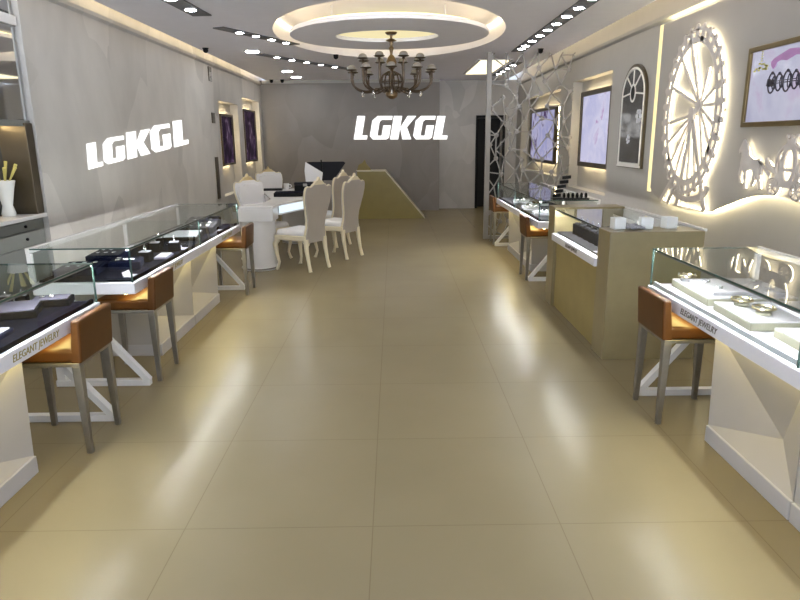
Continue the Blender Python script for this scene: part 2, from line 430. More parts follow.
# small ceiling devices
def dome_cam(loc, label):
    r = thing('security_camera', label, 'camera', loc, 0)
    MB().lathe([(.038, -.012), (.042, 0)], n=20).build('mount', 'black', r)
    MB().ball((0, 0, -.028), .036, 14).build('dome', 'black', r, smooth=True)
dome_cam((-.822, 9.9, ZC), 'black round sensor on the ceiling left of the chandelier')
dome_cam((-2.48, 9.08, ZC), 'black round camera on the ceiling above the grey left wall')
dome_cam((-2.47, 13.75, ZC), 'black dome camera at the back left ceiling corner, left of the pair')
dome_cam((-2.25, 13.75, ZC), 'black dome camera at the back left ceiling corner, right of the pair')
dome_cam((2.06, 9.45, ZC), 'small black camera on the ceiling right of the long downlight strip')

# ------------------------------------------------------------------ chandelier
def chandelier():
    c = thing('chandelier', 'antique bronze chandelier with two tiers of arms and frosted cup shades', 'chandelier', (-.012, 8.02, 2.9))
    MB().lathe([(.001, -.214), (.05, -.214), (.07, -.195), (.07, -.186)], n=20).build('canopy', 'bronze', c, smooth=True)
    MB().tube([(0, 0, -.19), (0, 0, -.30)], .008).build('rod', 'bronze_dark', c)
    MB().lathe([(.004,-.20),(.018,-.22),(.012,-.25),(.055,-.272),(.065,-.28),(.020,-.292),(.016,-.34),(.030,-.36),(.018,-.40),(.014,-.43),(.040,-.46),(.062,-.51),(.055,-.56),(.022,-.60),(.018,-.66),(.026,-.68),(.016,-.72),(.020,-.80),(.05,-.83),(.075,-.86),(.07,-.90),(.03,-.93),(.001,-.935)], n=20).build('stem', 'bronze', c, smooth=True)
    # bulbous central cage of scrolls
    cg = MB()
    for k in range(14):
        a = 2*PI*k/14; ca, sa = math.cos(a), math.sin(a)
        cg.tube([(R*ca, R*sa, z) for R, z in ((.04,-.62),(.11,-.66),(.135,-.74),(.12,-.82),(.05,-.86))], .007, 6)
    cg.torus((0, 0, -.74), .135, .008, 'z', 28, 6).build('cage', 'bronze_dark', c, smooth=True)
    def arm(a, R, drop, top, sh):
        ca, sa = math.cos(a), math.sin(a)
        P = [(.06, -.80), (.06+.25*(R-.06), drop-.02), (.06+.6*(R-.06), drop-.05), (R-.05, drop-.01), (R, drop+.06), (R, top)]
        pts = []
        for i in range(len(P)-1):               # smooth the arm with Catmull-Rom
            p0, p1, p2, p3 = P[max(i-1, 0)], P[i], P[i+1], P[min(i+2, len(P)-1)]
            for q in range(4):
                u = q/4
                f = lambda k: .5*(2*p1[k]+(p2[k]-p0[k])*u+(2*p0[k]-5*p1[k]+4*p2[k]-p3[k])*u*u+(3*p1[k]-p0[k]-3*p2[k]+p3[k])*u**3)
                pts.append((f(0)*ca, f(0)*sa, f(1)))
        pts.append((R*ca, R*sa, top))
        ar = MB().tube(pts, .0115, 8).lathe([(.012, top-.02), (.02, top-.01), (.012, top)], (R*ca, R*sa, 0), 10).ball((.55*R*ca, .55*R*sa, drop-.035), .018, 8).build('arm', 'bronze_dark', c, smooth=True)
        MB().lathe([(.015, top), (.056, top+.010), (.066, top+.018), (.03, top+.018), (.018, top+.026)], (R*ca, R*sa, 0), 18).build('cup', 'bronze_dark', ar, smooth=True)
        MB().lathe([(.050, top+.017), (.050, top+.036), (.040, top+.055), (.020, top+.066), (.001, top+.069)], (R*ca, R*sa, 0), 18).build('lamp_shade', 'shade', ar, smooth=True)
    for k in range(10): arm(2*PI*(k+.5)/10, .49, -.80, -.63, 1)
    for k in range(8): arm(2*PI*(k+.5)/8, .36, -.79, -.50, 1)
    cr = MB()
    for k in range(10):
        a = 2*PI*(k+.5)/10
        cr.ball((.36*math.cos(a), .36*math.sin(a), -.885), .016, 8, (1, 1, 1.4))
        cr.tube([(.36*math.cos(a), .36*math.sin(a), -.875), (.36*math.cos(a), .36*math.sin(a), -.835)], .003, 5)
    cr.build('crystal_drops', 'silver', c, smooth=True)
chandelier()

# ------------------------------------------------------------------ signs
def lit_sign(label, origin, frames, depth_dir):
    """five lit letters on a wall; each frame is (lower left, lower right, upper left) of a letter"""
    r = thing('lit_sign', label, 'sign', origin)
    o = Vector(origin); d = Vector(depth_dir)
    for ch, (bl, br, tl) in zip('LGKGL', frames):
        w, polys = LET[ch]; mb = MB(); p0 = Vector(bl)-o
        u = (Vector(br)-Vector(bl))/(w-.02); v = Vector(tl)-Vector(bl)
        for poly in polys:
            n = len(poly); vs = []
            for k in (0, .010):
                for x, y in poly: vs.append(p0+u*x+v*y+d*k)
            mb.add(vs, [tuple(range(n)), tuple(range(2*n-1, n-1, -1))]+[(i, n+i, n+(i+1) % n, (i+1) % n) for i in range(n)])
        mb.build('letter', 'sign', r)
YS = YB-.05
lit_sign('white lit letters LGKGL on the back wall behind the chandelier', (-.837, YS, 1.50),
    [((x0, YS, z), (x1, YS, z-.003), (x0+.088, YS, z+.476)) for x0, x1, z in ((-.837, -.56, 1.506), (-.508, -.10, 1.502), (-.072, .378, 1.499), (.404, .805, 1.495), (.84, 1.131, 1.490))], (0, -1, 0))
lit_sign('white lit letters LGKGL climbing along the grey left wall', (XL, 5.90, 1.262),
    [((XL, a, b), (XL, c, d), (XL, e, f)) for a, b, c, d, e, f in ((5.901,1.262,6.194,1.284,5.925,1.487), (6.235,1.289,6.72,1.322,6.262,1.530), (6.794,1.325,7.431,1.371,6.83,1.592), (7.50,1.373,8.16,1.419,7.50,1.668), (8.277,1.429,8.851,1.469,8.305,1.744))], (1, 0, 0))

# ------------------------------------------------------------------ left wall: niches with screens, recess with mirror cabinet
def framed(name, label, cat, xface, y0, y1, z0, z1, sgn, depth, fw, frame, art, group=None):
    """framed picture on a wall facing +x (sgn=1) or -x (sgn=-1); xface = the wall face"""
    r = thing(name, label, cat, (xface, (y0+y1)/2, z0), 0, group)
    hy = (y1-y0)/2; H_ = z1-z0
    X0, X1 = sorted((0, sgn*depth))
    MB().ring([(-hy,0),(hy,0),(hy,H_),(-hy,H_)], [(-hy+fw,fw),(hy-fw,fw),(hy-fw,H_-fw),(-hy+fw,H_-fw)], X0, X1, 'yz').build('frame', frame, r, bevel=.004)
    a, b = sorted((0, sgn*depth*.6))
    MB().box(a, b, -hy+fw, hy-fw, fw, H_-fw).build('picture', art, r)
    return r
def halo_lights(r, sgn, w, h):
    """light strips and wall brackets behind a framed screen"""
    a, b = sorted((-sgn*.004, -sgn*.016)); e = .012
    m = MB().box(a, b, -w/2+e, -w/2+e+.012, e, h-e).box(a, b, w/2-e-.012, w/2-e, e, h-e).box(a, b, -w/2+e, w/2-e, h-e-.012, h-e).box(a, b, -w/2+e, w/2-e, e, e+.012)
    m.build('halo_light', 'led_niche', r)
    a, b = sorted((0, -sgn*.055))
    for y in (-w*.2, w*.2): MB().box(a, b, y-.03, y+.03, h*.4, h*.6).build('bracket', 'steel', r)
for (y0, y1, z0, z1), lb, yy in ((HL[0], 'dark lit picture in the nearer warm niche of the left wall', (10.75, 11.55)), (HL[1], 'dark purple picture in the farther warm niche of the left wall', (12.42, 13.45))):
    halo_lights(framed('wall_screen', lb, 'screen', XL-.085, yy[0], yy[1], 1.10, z1-.19, 1, .06, .035, 'frame_dark', 'art_dark'), 1, yy[1]-yy[0], z1-.19-1.10)
for (z0, z1), lb in (((2.375, 2.58), 'upper short dark metal strip on the grey left wall'), ((1.765, 1.92), 'middle short dark metal strip on the grey left wall'), ((.62, 1.26), 'long dark metal strip low on the grey left wall')):
    r = thing('wall_strip', lb, 'metal strip', (XL, 10.2, z0))
    MB().box(0, .012, -.10, .06, 0, z1-z0).build('plate', 'frame_dark', r, bevel=.002)
    MB().ball((.014, -.02, (z1-z0)*.3), .01, 8).ball((.014, -.02, (z1-z0)*.7), .01, 8).build('screw', 'steel', r)

def mirror_cabinet():
    r = thing('drawer_cabinet', 'grey lacquered drawer cabinet in the recess at far left', 'cabinet', (-2.78-.43, 3.2, 0))
    MB().box(0, .43, -1.2, 1.90, .06, .935).build('body', 'cabinet', r, bevel=.004)
    MB().box(0, .40, -1.2, 1.90, 0, .06).build('plinth', 'toe', r)
    MB().box(0, .465, -1.2, 1.905, .935, .965).build('top', 'white', r, bevel=.004)
    for j, y in enumerate((-.98, -.05, .88)):
        for z0, z1 in ((.86, .925), (.745, .85), (.43, .735), (.08, .42)):
            d = MB().box(.43, .446, y+.01, y+.92, z0, z1).build('drawer', 'cabinet', r, bevel=.003)
            for q in (.20, .72):
                MB().ball((.455, y+q, (z0+z1)/2), .012, 10).build('knob', 'black', d, smooth=True)
    m = thing('mirror_unit', 'tall mirrored wall unit above the grey drawer cabinet at far left', 'mirror cabinet', (-3.0, 3.2, .966))
    MB().box(0, .20, -1.2, 1.90, .68, 1.92).build('upper_body', 'cabinet', m)
    MB().box(.20, .212, -1.2, 1.88, .70, 1.37).build('mirror_pane', 'mirror', m)
    MB().box(.20, .212, -1.2, 1.88, 1.44, 1.90).build('mirror_pane', 'mirror', m)
    MB().box(.20, .235, -1.2, 1.90, 1.37, 1.44).build('rail', 'white', m, bevel=.004)
    MB().box(.20, .225, -1.2, 1.90, .655, .70).build('rail', 'cabinet', m, bevel=.003)
    MB().box(0, .03, -1.2, 1.90, 0, .68).build('back_panel', 'smoke_glass', m)
    MB().box(.03, .24, 1.80, 1.90, 0, .68).build('upright', 'frame_dark', m, bevel=.003)
    MB().box(.03, .24, .70, .74, 0, .68).build('upright', 'frame_dark', m, bevel=.003)
    MB().box(.04, .06, -1.1, 1.76, .640, .655).build('light_strip', 'led_niche', m)
    v = thing('vase', 'pale glass vase on the grey drawer cabinet at far left', 'vase', (-2.90, 4.86, .966))
    MB().lathe([(.001,0),(.045,0),(.05,.02),(.035,.08),(.06,.2),(.075,.26),(.070,.265),(.05,.2),(.02,.06),(.001,.05)], n=18).build('bowl', 'frosted', v, smooth=True)
    pl = MB()
    for k in range(7):
        a = k*.9; pl.tube([(0,0,.06),(.03*math.cos(a),.03*math.sin(a),.24),(.10*math.cos(a),.10*math.sin(a),.36+.02*(k%3))], [.004,.004,.012], 6)
    pl.build('stems', 'yellow', v, smooth=True)
mirror_cabinet()

# ------------------------------------------------------------------ right wall: relief panel, wheel, carriage, pictures
XP = 2.60      # face of the raised relief panel
def relief_panel():
    r = thing('relief_panel', 'large raised taupe panel with a wavy lit lower edge on the right wall', 'wall panel', (XR, 5.0, 0))
    bot = [(6.55,1.00),(6.45,.945),(6.25,.89),(6.0,.872),(5.75,.866),(5.47,.871),(5.26,.902),(5.035,.972),(4.82,1.038),(4.69,1.072),(4.53,1.094),(4.385,1.103),(4.21,1.094),(4.05,1.06),(3.8,.99),(3.5,.92),(3.2,.88),(2.9,.87)]
    poly = [(6.55,2.535)]+bot+[(2.9,2.535)]
    P = [(y-5, z) for y, z in poly]
    MB().prism(P, XP-XR, XP-XR+.022, 'yz').build('face', 'panel', r)
    n = len(P)
    cy, cz = -.2, 1.75
    # light strip just behind the rim of the panel
    mb = MB()
    for i in range(n-1):
        (a, b), (c, d) = P[i], P[i+1]
        f = lambda y, z: (XP-XR+.040, y-(.02 if y > cy else -.02), z-(.02 if z > cz else -.02))
        mb.tube([f(a, b), f(c, d)], .010, 6)
    mb.tube([(XP-XR+.040, 1.53, 2.52), (XP-XR+.040, -2.08, 2.52)], .010, 6)
    mb.build('edge_light', 'led_edge', r)
    MB().box(-.016, 0, 1.675, 1.745, .95, 2.56).build('wall_glow_band', 'wall_glow', r)  # added glowing strip, imitates edge light falling on the wall beside the panel
    bk = MB()
    for y in (-1.8, -.8, .2, 1.2): bk.box(XP-XR+.022, 0, y-.05, y+.05, 1.4, 1.6)
    bk.build('bracket', 'steel', r)
relief_panel()

_e = [0]
def eps():
    _e[0] = (_e[0]+1) % 9
    return _e[0]*.0005
X1, X2 = XP-.045, XP-.033      # relief pieces stand off the panel
def flat(mb_fn, name, mat, parent): return mb_fn.build(name, mat, parent)
def ferris():
    cy, cz = 5.715, 1.697
    ry, rz_ = .545, .69
    r = thing('ferris_wheel_relief', 'backlit ferris wheel cutout on the taupe panel of the right wall', 'wall decoration', (XP, cy, cz))
    a, b = X1-XP, X2-XP
    def seg(mb, p, q, w):
        (y0, z0), (y1, z1) = p, q
        dy, dz = y1-y0, z1-z0; l = math.hypot(dy, dz); ny, nz = -dz/l*w/2, dy/l*w/2
        mb.prism([(y0+ny, z0+nz), (y1+ny, z1+nz), (y1-ny, z1-nz), (y0-ny, z0-nz)], a-eps(), b-eps()*.2, 'yz'); return mb
    led = MB()
    def lseg(p, q):
        led.bar((b+.007, *p), (b+.007, *q), .014, .006, up=(1, 0, 0))
    n = 72
    o1, i1 = ell(0, 0, ry, rz_, n), ell(0, 0, ry-.026, rz_-.030, n)
    o2, i2 = ell(0, 0, ry-.060, rz_-.072, n), ell(0, 0, ry-.105, rz_-.125, n)
    MB().ring(o1, i1, a-eps(), b-eps()*.2).build('outer_rim', 'relief', r)
    MB().ring(o2, i2, a-eps(), b-eps()*.2).build('inner_rim', 'relief', r)
    for k in range(n):
        for rr_y, rr_z in ((ry-.012, rz_-.012), (ry-.09, rz_-.107)):
            t0, t1 = 2*PI*k/n, 2*PI*(k+1)/n
            lseg((rr_y*math.cos(t0), rr_z*math.sin(t0)), (rr_y*math.cos(t1), rr_z*math.sin(t1)))
    for k in range(30):                           # gondolas and the ties between the rims
        t = 2*PI*(k+.5)/30; c, s = math.cos(t), math.sin(t)
        m = MB(); seg(m, ((ry-.10)*c, (rz_-.11)*s), (ry*c, rz_*s), .060)
        gy, gz = (ry+.004)*c, (rz_+.004)*s
        m.prism([(gy+.026*math.cos(q)*1.0, gz+.024*math.sin(q)) for q in [2*PI*j/8 for j in range(8)]], a-.004, b, 'yz')
        m.build('gondola', 'relief', r)
    h1, h2 = (-.165, .05), (-.045, -.02)
    m = MB(); m.prism(ell(*h1, .045, .05, 16), a-.01, b, 'yz').prism(ell(*h2, .055, .065, 16), a-.01, b, 'yz'); seg(m, h1, h2, .055)
    m.build('hub', 'relief', r)
    tips = [(.41, .235), (.305, .51), (.106, .60), (-.26, .343), (-.415, .183), (-.478, .05)]
    for y, z in tips:
        m = MB(); seg(m, h1, (y, z), .024); m.build('spoke', 'relief', r); lseg(h1, (y, z))
    tips2 = [(.41, -.077), (.40, -.25), (.30, -.42), (.19, -.53), (.06, -.56), (-.07, -.565), (-.2, -.52), (-.31, -.40), (-.39, -.25), (-.43, -.1)]
    for y, z in tips2:
        m = MB(); seg(m, h2 if y > -.25 else h1, (y, z), .024); m.build('spoke', 'relief', r); lseg(h2 if y > -.25 else h1, (y, z))
    for p, q, w in (((-.06, -.05), (.10, -.80), .045), ((-.06, -.05), (-.42, -.80), .05), ((.22, -.56), (.46, -.79), .045), ((.15, -.62), (.30, -.80), .04)):
        m = MB(); seg(m, p, q, w); m.build('support_leg', 'relief', r); lseg(p, q)
    m = MB(); arc = [(.36*math.cos(t), -.60+.13*math.sin(t)) for t in [PI+PI*j/14 for j in range(15)]]
    for p, q in zip(arc, arc[1:]): seg(m, (p[0]-.08, p[1]), (q[0]-.08, q[1]), .05)
    m.build('base_arc', 'relief', r)
    lseg((.09, -.79), (-.40, -.79)); lseg((.28, -.79), (.46, -.77))
    led.build('backlight', 'led_back', r)
    pins = MB()
    for y, z in ((0.2, .645), (-.2, .645), (.53, 0), (-.53, 0), h1, h2, (.1, -.66)): pins.tube([(b, y, z), (0, y, z)], .006, 6)
    pins.build('standoff', 'steel', r)
ferris()

def carriage():
    a, b = X1-XP, X2-XP
    oy, oz = 4.70, 1.30
    h = thing('horse_relief', 'backlit horse cutout pulling the coach on the right wall panel', 'wall decoration', (XP, oy*.985, oz))
    O = lambda P: [(y-oy, z-oz) for y, z in P]
    body = [(4.853,1.475),(4.872,1.45),(4.905,1.40),(4.900,1.375),(4.872,1.385),(4.862,1.35),(4.872,1.305),(4.855,1.265),(4.80,1.245),(4.75,1.262),(4.70,1.258),(4.665,1.235),(4.63,1.24),(4.612,1.28),(4.615,1.32),(4.635,1.342),(4.67,1.338),(4.72,1.340),(4.765,1.362),(4.785,1.40),(4.80,1.44),(4.83,1.462)]
    MB().prism(O(body), a-eps(), b-eps()*.2, 'yz').build('body', 'relief', h)
    def limb(pts, w):
        m = MB(); pts = O(pts)
        for p, q, w0 in zip(pts, pts[1:], w):
            dy, dz = q[0]-p[0], q[1]-p[1]; l = math.hypot(dy, dz); ny, nz = -dz/l*w0/2, dy/l*w0/2
            m.prism([(p[0]+ny,p[1]+nz),(q[0]+ny,q[1]+nz),(q[0]-ny,q[1]-nz),(p[0]-ny,p[1]-nz)], a-eps(), b-eps()*.2, 'yz')
        return m
    limb([(4.80,1.27),(4.79,1.19),(4.778,1.125)], (.035,.022)).build('leg', 'relief', h)
    limb([(4.845,1.28),(4.862,1.215),(4.838,1.165)], (.035,.02)).build('leg', 'relief', h)
    limb([(4.66,1.26),(4.672,1.195),(4.70,1.15)], (.04,.022)).build('leg', 'relief', h)
    limb([(4.63,1.27),(4.612,1.20),(4.58,1.135)], (.04,.022)).build('leg', 'relief', h)
    limb([(4.62,1.32),(4.585,1.30),(4.592,1.235)], (.022,.03)).build('tail', 'relief', h)
    led = MB()
    def lpath(base, pts, closed=False):
        pts = [(y-base[0], z-base[1]) for y, z in pts]
        if closed: pts.append(pts[0])
        for p, q in zip(pts, pts[1:]): led.bar((b+.007, *p), (b+.007, *q), .012, .006, up=(1, 0, 0))
    lpath((oy, oz), [(4.848,1.455),(4.80,1.40),(4.76,1.345),(4.64,1.325)])
    lpath((oy, oz), [(4.85,1.36),(4.85,1.28),(4.78,1.262),(4.64,1.262)])
    for L_ in ([(4.80,1.26),(4.778,1.13)], [(4.85,1.27),(4.862,1.215),(4.838,1.165)], [(4.66,1.25),(4.672,1.195),(4.70,1.155)], [(4.63,1.25),(4.58,1.14)]): lpath((oy, oz), L_)
    led.build('backlight', 'led_back', h)
    MB().tube([(b, .06, .0), (0, .06, .0)], .005, 6).tube([(b, -.05, .0), (0, -.05, .0)], .005, 6).build('standoff', 'steel', h)

    oy, oz = 4.27, 1.30
    c = thing('coach_relief', 'backlit round coach cutout with spoked wheels on the right wall panel', 'wall decoration', (XP, oy*.985, oz))
    O = lambda P: [(y-oy, z-oz) for y, z in P]
    n = 32
    MB().ring(ell(0, .01, .155, .145, n), ell(0, .01, .128, .118, n), a-eps(), b-eps()*.2).build('coach_rim', 'relief', c)
    MB().ring(ell(0, .01, .092, .14, n), ell(0, .01, .052, .10, n), a-eps(), b-eps()*.2).prism([(-.06,-.028),(.06,-.028),(.06,-.008),(-.06,-.008)], a-eps(), b-eps()*.2, 'yz').build('window_frame', 'relief', c)
    m = MB()
    for q in (-1, 1):
        m.prism([(q*.075, -.10), (q*.10, -.10), (q*.125, .06), (q*.11, .07)], a-eps(), b-eps()*.2, 'yz')
    m.prism([(-.13,-.135),(.13,-.135),(.17,-.10),(.16,-.09),(-.16,-.09),(-.17,-.10)], a-eps(), b-eps()*.2, 'yz')
    m.prism([(.13,-.05),(.24,-.02),(.28,.05),(.25,.055),(.21,.01),(.13,-.02)], a-eps(), b-eps()*.2, 'yz')
    m.prism([(.20,-.08),(.36,.02),(.36,.035),(.19,-.05)], a-eps(), b-eps()*.2, 'yz')
    m.build('driver_seat', 'relief', c)
    m = MB().prism([(-.04,.15),(.04,.15),(.05,.19),(.02,.17),(0,.20),(-.02,.17),(-.05,.19)], a-eps(), b-eps()*.2, 'yz')
    for y in (-.05, 0, .05): m.prism(ell(y, .195, .012, .012, 10), a-.002, b, 'yz')
    m.build('crown', 'relief', c)
    led = MB()
    for wy, wz in ((.145, -.132), (-.116, -.148)):
        m = MB().ring(ell(wy, wz, .068, .062, 24), ell(wy, wz, .054, .049, 24), a-.006, b).prism(ell(wy, wz, .018, .017, 12), a-.008, b, 'yz')
        for k in range(8):
            t = PI*k/4; y1_, z1_ = wy+.058*math.cos(t), wz+.053*math.sin(t); dy, dz = -math.sin(t)*.005, math.cos(t)*.005
            m.prism([(wy+dy, wz+dz), (y1_+dy, z1_+dz), (y1_-dy, z1_-dz), (wy-dy, wz-dz)], a-.006, b, 'yz')
        m.build('wheel', 'relief', c)
        for k in range(16):
            t0, t1 = 2*PI*k/16, 2*PI*(k+1)/16
            led.bar((b+.007, wy+.06*math.cos(t0), wz+.055*math.sin(t0)), (b+.007, wy+.06*math.cos(t1), wz+.055*math.sin(t1)), .010, .006, up=(1, 0, 0))
    for k in range(n):
        t0, t1 = 2*PI*k/n, 2*PI*(k+1)/n
        for ry, rz_ in ((.142, .132), (.072, .12)):
            led.bar((b+.007, ry*math.cos(t0), .01+rz_*math.sin(t0)), (b+.007, ry*math.cos(t1), .01+rz_*math.sin(t1)), .012, .006, up=(1, 0, 0))
    led.bar((b+.007, .14, -.03), (b+.007, .25, .03), .012, .006, up=(1, 0, 0)); led.bar((b+.007, -.14, -.11), (b+.007, .15, -.11), .012, .006, up=(1, 0, 0))
    led.build('backlight', 'led_back', c)
    MB().tube([(b, .14, .01), (0, .14, .01)], .005, 6).tube([(b, -.14, .01), (0, -.14, .01)], .005, 6).build('standoff', 'steel', c)
carriage()

# big framed picture of jewellery
def poster():
    y0, y1, z0, z1 = 3.85, 4.862, 1.560, 2.106
    r = framed('framed_poster', 'large bronze framed picture of dark crown rings on the right wall', 'picture', XP, y0, y1, z0, z1, -1, .045, .035, 'poster_frame', 'poster_art')
    cy = (y0+y1)/2
    x = -.030
    m = MB()
    for k, y in enumerate((4.545, 4.46, 4.37, 4.28, 4.19, 4.10)):
        R = .055 if k % 2 else .065
        m.torus((x, y-cy, 1.845-z0), R, .006, 'x', 20, 6, (.62, 1))
        m.torus((x, y-.03-cy, 1.845-z0), R*.7, .004, 'x', 16, 6, (.5, 1))
        m.ball((x, y-cy, 1.845-z0+R), .012, 6)
    m.box(x-.003, x+.002, 4.05-cy, 4.58-cy, 1.836-z0, 1.842-z0).box(x-.003, x+.002, 4.05-cy, 4.58-cy, 1.850-z0, 1.855-z0)
    for yy in (4.56, 4.53, 4.585): m.prism([(yy-.02-cy, 1.82-z0), (yy+.02-cy, 1.83-z0), (yy+.01-cy, 1.875-z0), (yy-.01-cy, 1.865-z0)], x-.003, x+.002, 'yz')
    m.build('printed_rings', 'ink', r)
    m = MB()
    m.prism([(4.58-cy,1.985-z0),(4.57-cy,1.955-z0),(4.545-cy,1.935-z0),(4.52-cy,1.95-z0),(4.51-cy,1.975-z0),(4.46-cy,1.985-z0),(4.40-cy,1.975-z0),(4.30-cy,2.0-z0),(4.20-cy,1.985-z0),(4.10-cy,2.0-z0),(4.10-cy,2.045-z0),(4.25-cy,2.035-z0),(4.38-cy,2.045-z0),(4.48-cy,2.02-z0),(4.54-cy,2.005-z0)], x-.002, x+.002, 'yz')
    m.build('printed_ribbon', 'pink', r)
    m = MB()
    for q in range(16):
        y, z = random.uniform(4.62, 4.78), random.uniform(1.94, 1.99); m.box(x-.002, x+.002, y-cy-.012, y-cy+.012, z-z0-.006, z-z0+.006)
    for q in range(5): m.box(x-.002, x+.002, 4.70-cy-.008, 4.70-cy+.008, 2.0-z0+.015*q, 2.008-z0+.015*q)
    m.build('printed_flowers', 'yellow', r)
poster()

# arched mirror window
def arch_window():
    y0, y1, z0, zs, zt = 6.98, 7.66, 1.195, 1.93, 2.235
    cy = (y0+y1)/2; hw = (y1-y0)/2
    r = thing('arched_mirror', 'tall arched window mirror with a white fan frame on the right wall', 'mirror', (XR, cy, z0))
    n = 18
    def outline(d):
        P = [(-hw+d, d), (hw-d, d)]
        for i in range(n+1):
            t = PI*i/n; P.append(((hw-d)*math.cos(t), zs-z0+(zt-zs-d)*math.sin(t)))
        return P
    MB().ring(outline(-.03), outline(0), -.03, 0).build('dark_surround', 'frame_dark', r)
    MB().ring(outline(0), outline(.022), -.036, 0).build('frame', 'arch_white', r)
    MB().prism(outline(.03), -.030, -.006, 'yz').build('pane', 'smoke_glass', r)
    m = MB(); oc = zs-z0+.035
    m.ring(ell(0, oc, .080, .098, 24), ell(0, oc, .062, .078, 24), -.036, -.03)
    for t in (0, PI*.27, PI*.5, PI*.73, PI):
        c, s = math.cos(t), math.sin(t)
        m.bar((-.032, .07*c, oc+.085*s), (-.032, (hw-.015)*c, (zs-z0)+.01+(zt-zs-.02)*s), .016, .010, up=(1, 0, 0))
    m.build('fan_bars', 'arch_white', r)
    MB().prism(ell(0, oc, .058, .072, 20), -.034, -.028, 'yz').build('centre_pane', 'black', r)
    def flower(cy_, cz_, R, k):
        m = MB()
        for j in range(k):
            t = 2*PI*j/k
            m.prism([(cy_+R*.55*math.cos(t)+R*.42*math.cos(q), cz_+R*.55*math.sin(t)+R*.30*math.sin(q)) for q in [2*PI*i/10 for i in range(10)]], -.033, -.030, 'yz')
        m.build('reflected_flower', 'petal', r)  # flat white shapes painted as a flower's reflection in the mirror
    flower(.05, .28, .06, 5); flower(-.22, .52, .09, 6)
    MB().box(-.034, 0, -hw-.02, hw+.02, -.022, 0).build('sill', 'arch_white', r)
arch_window()

# niche screens in the right wall
halo_lights(framed('wall_screen', 'violet lit picture in the nearer warm niche of the right wall', 'screen', XR+.085, 8.20, 9.55, 1.10, 2.12, -1, .06, .065, 'frame_dark', 'art_violet'), -1, 1.35, 1.02)
halo_lights(framed('wall_screen', 'blue violet picture in the niche behind the white lattice screen', 'screen', XR+.085, 11.0, 13.0, 1.06, 2.02, -1, .06, .06, 'frame_dark', 'art_blue'), -1, 2.0, .96)
# ------------------------------------------------------------------ display counters
def text_mesh(body, size, mat, parent, loc, rot, name='lettering'):
    cu = bpy.data.curves.new(name, 'FONT'); cu.body = body; cu.size = size; cu.extrude = .0008; cu.resolution_u = 2
    cu.space_character = 1.0; cu.shear = .25
    o = bpy.data.objects.new(name, cu); COL.objects.link(o)
    bpy.context.view_layer.update()
    me = bpy.data.meshes.new_from_object(o.evaluated_get(bpy.context.evaluated_depsgraph_get()))
    COL.objects.unlink(o); bpy.data.objects.remove(o)
    xs = [v.co.x for v in me.vertices]; w = max(xs)-min(xs)
    me.materials.clear(); me.materials.append(M[mat])
    ob = bpy.data.objects.new(name, me); COL.objects.link(ob)
    ob.location = loc; ob.rotation_euler = rot; ob.parent = parent
    return ob, w

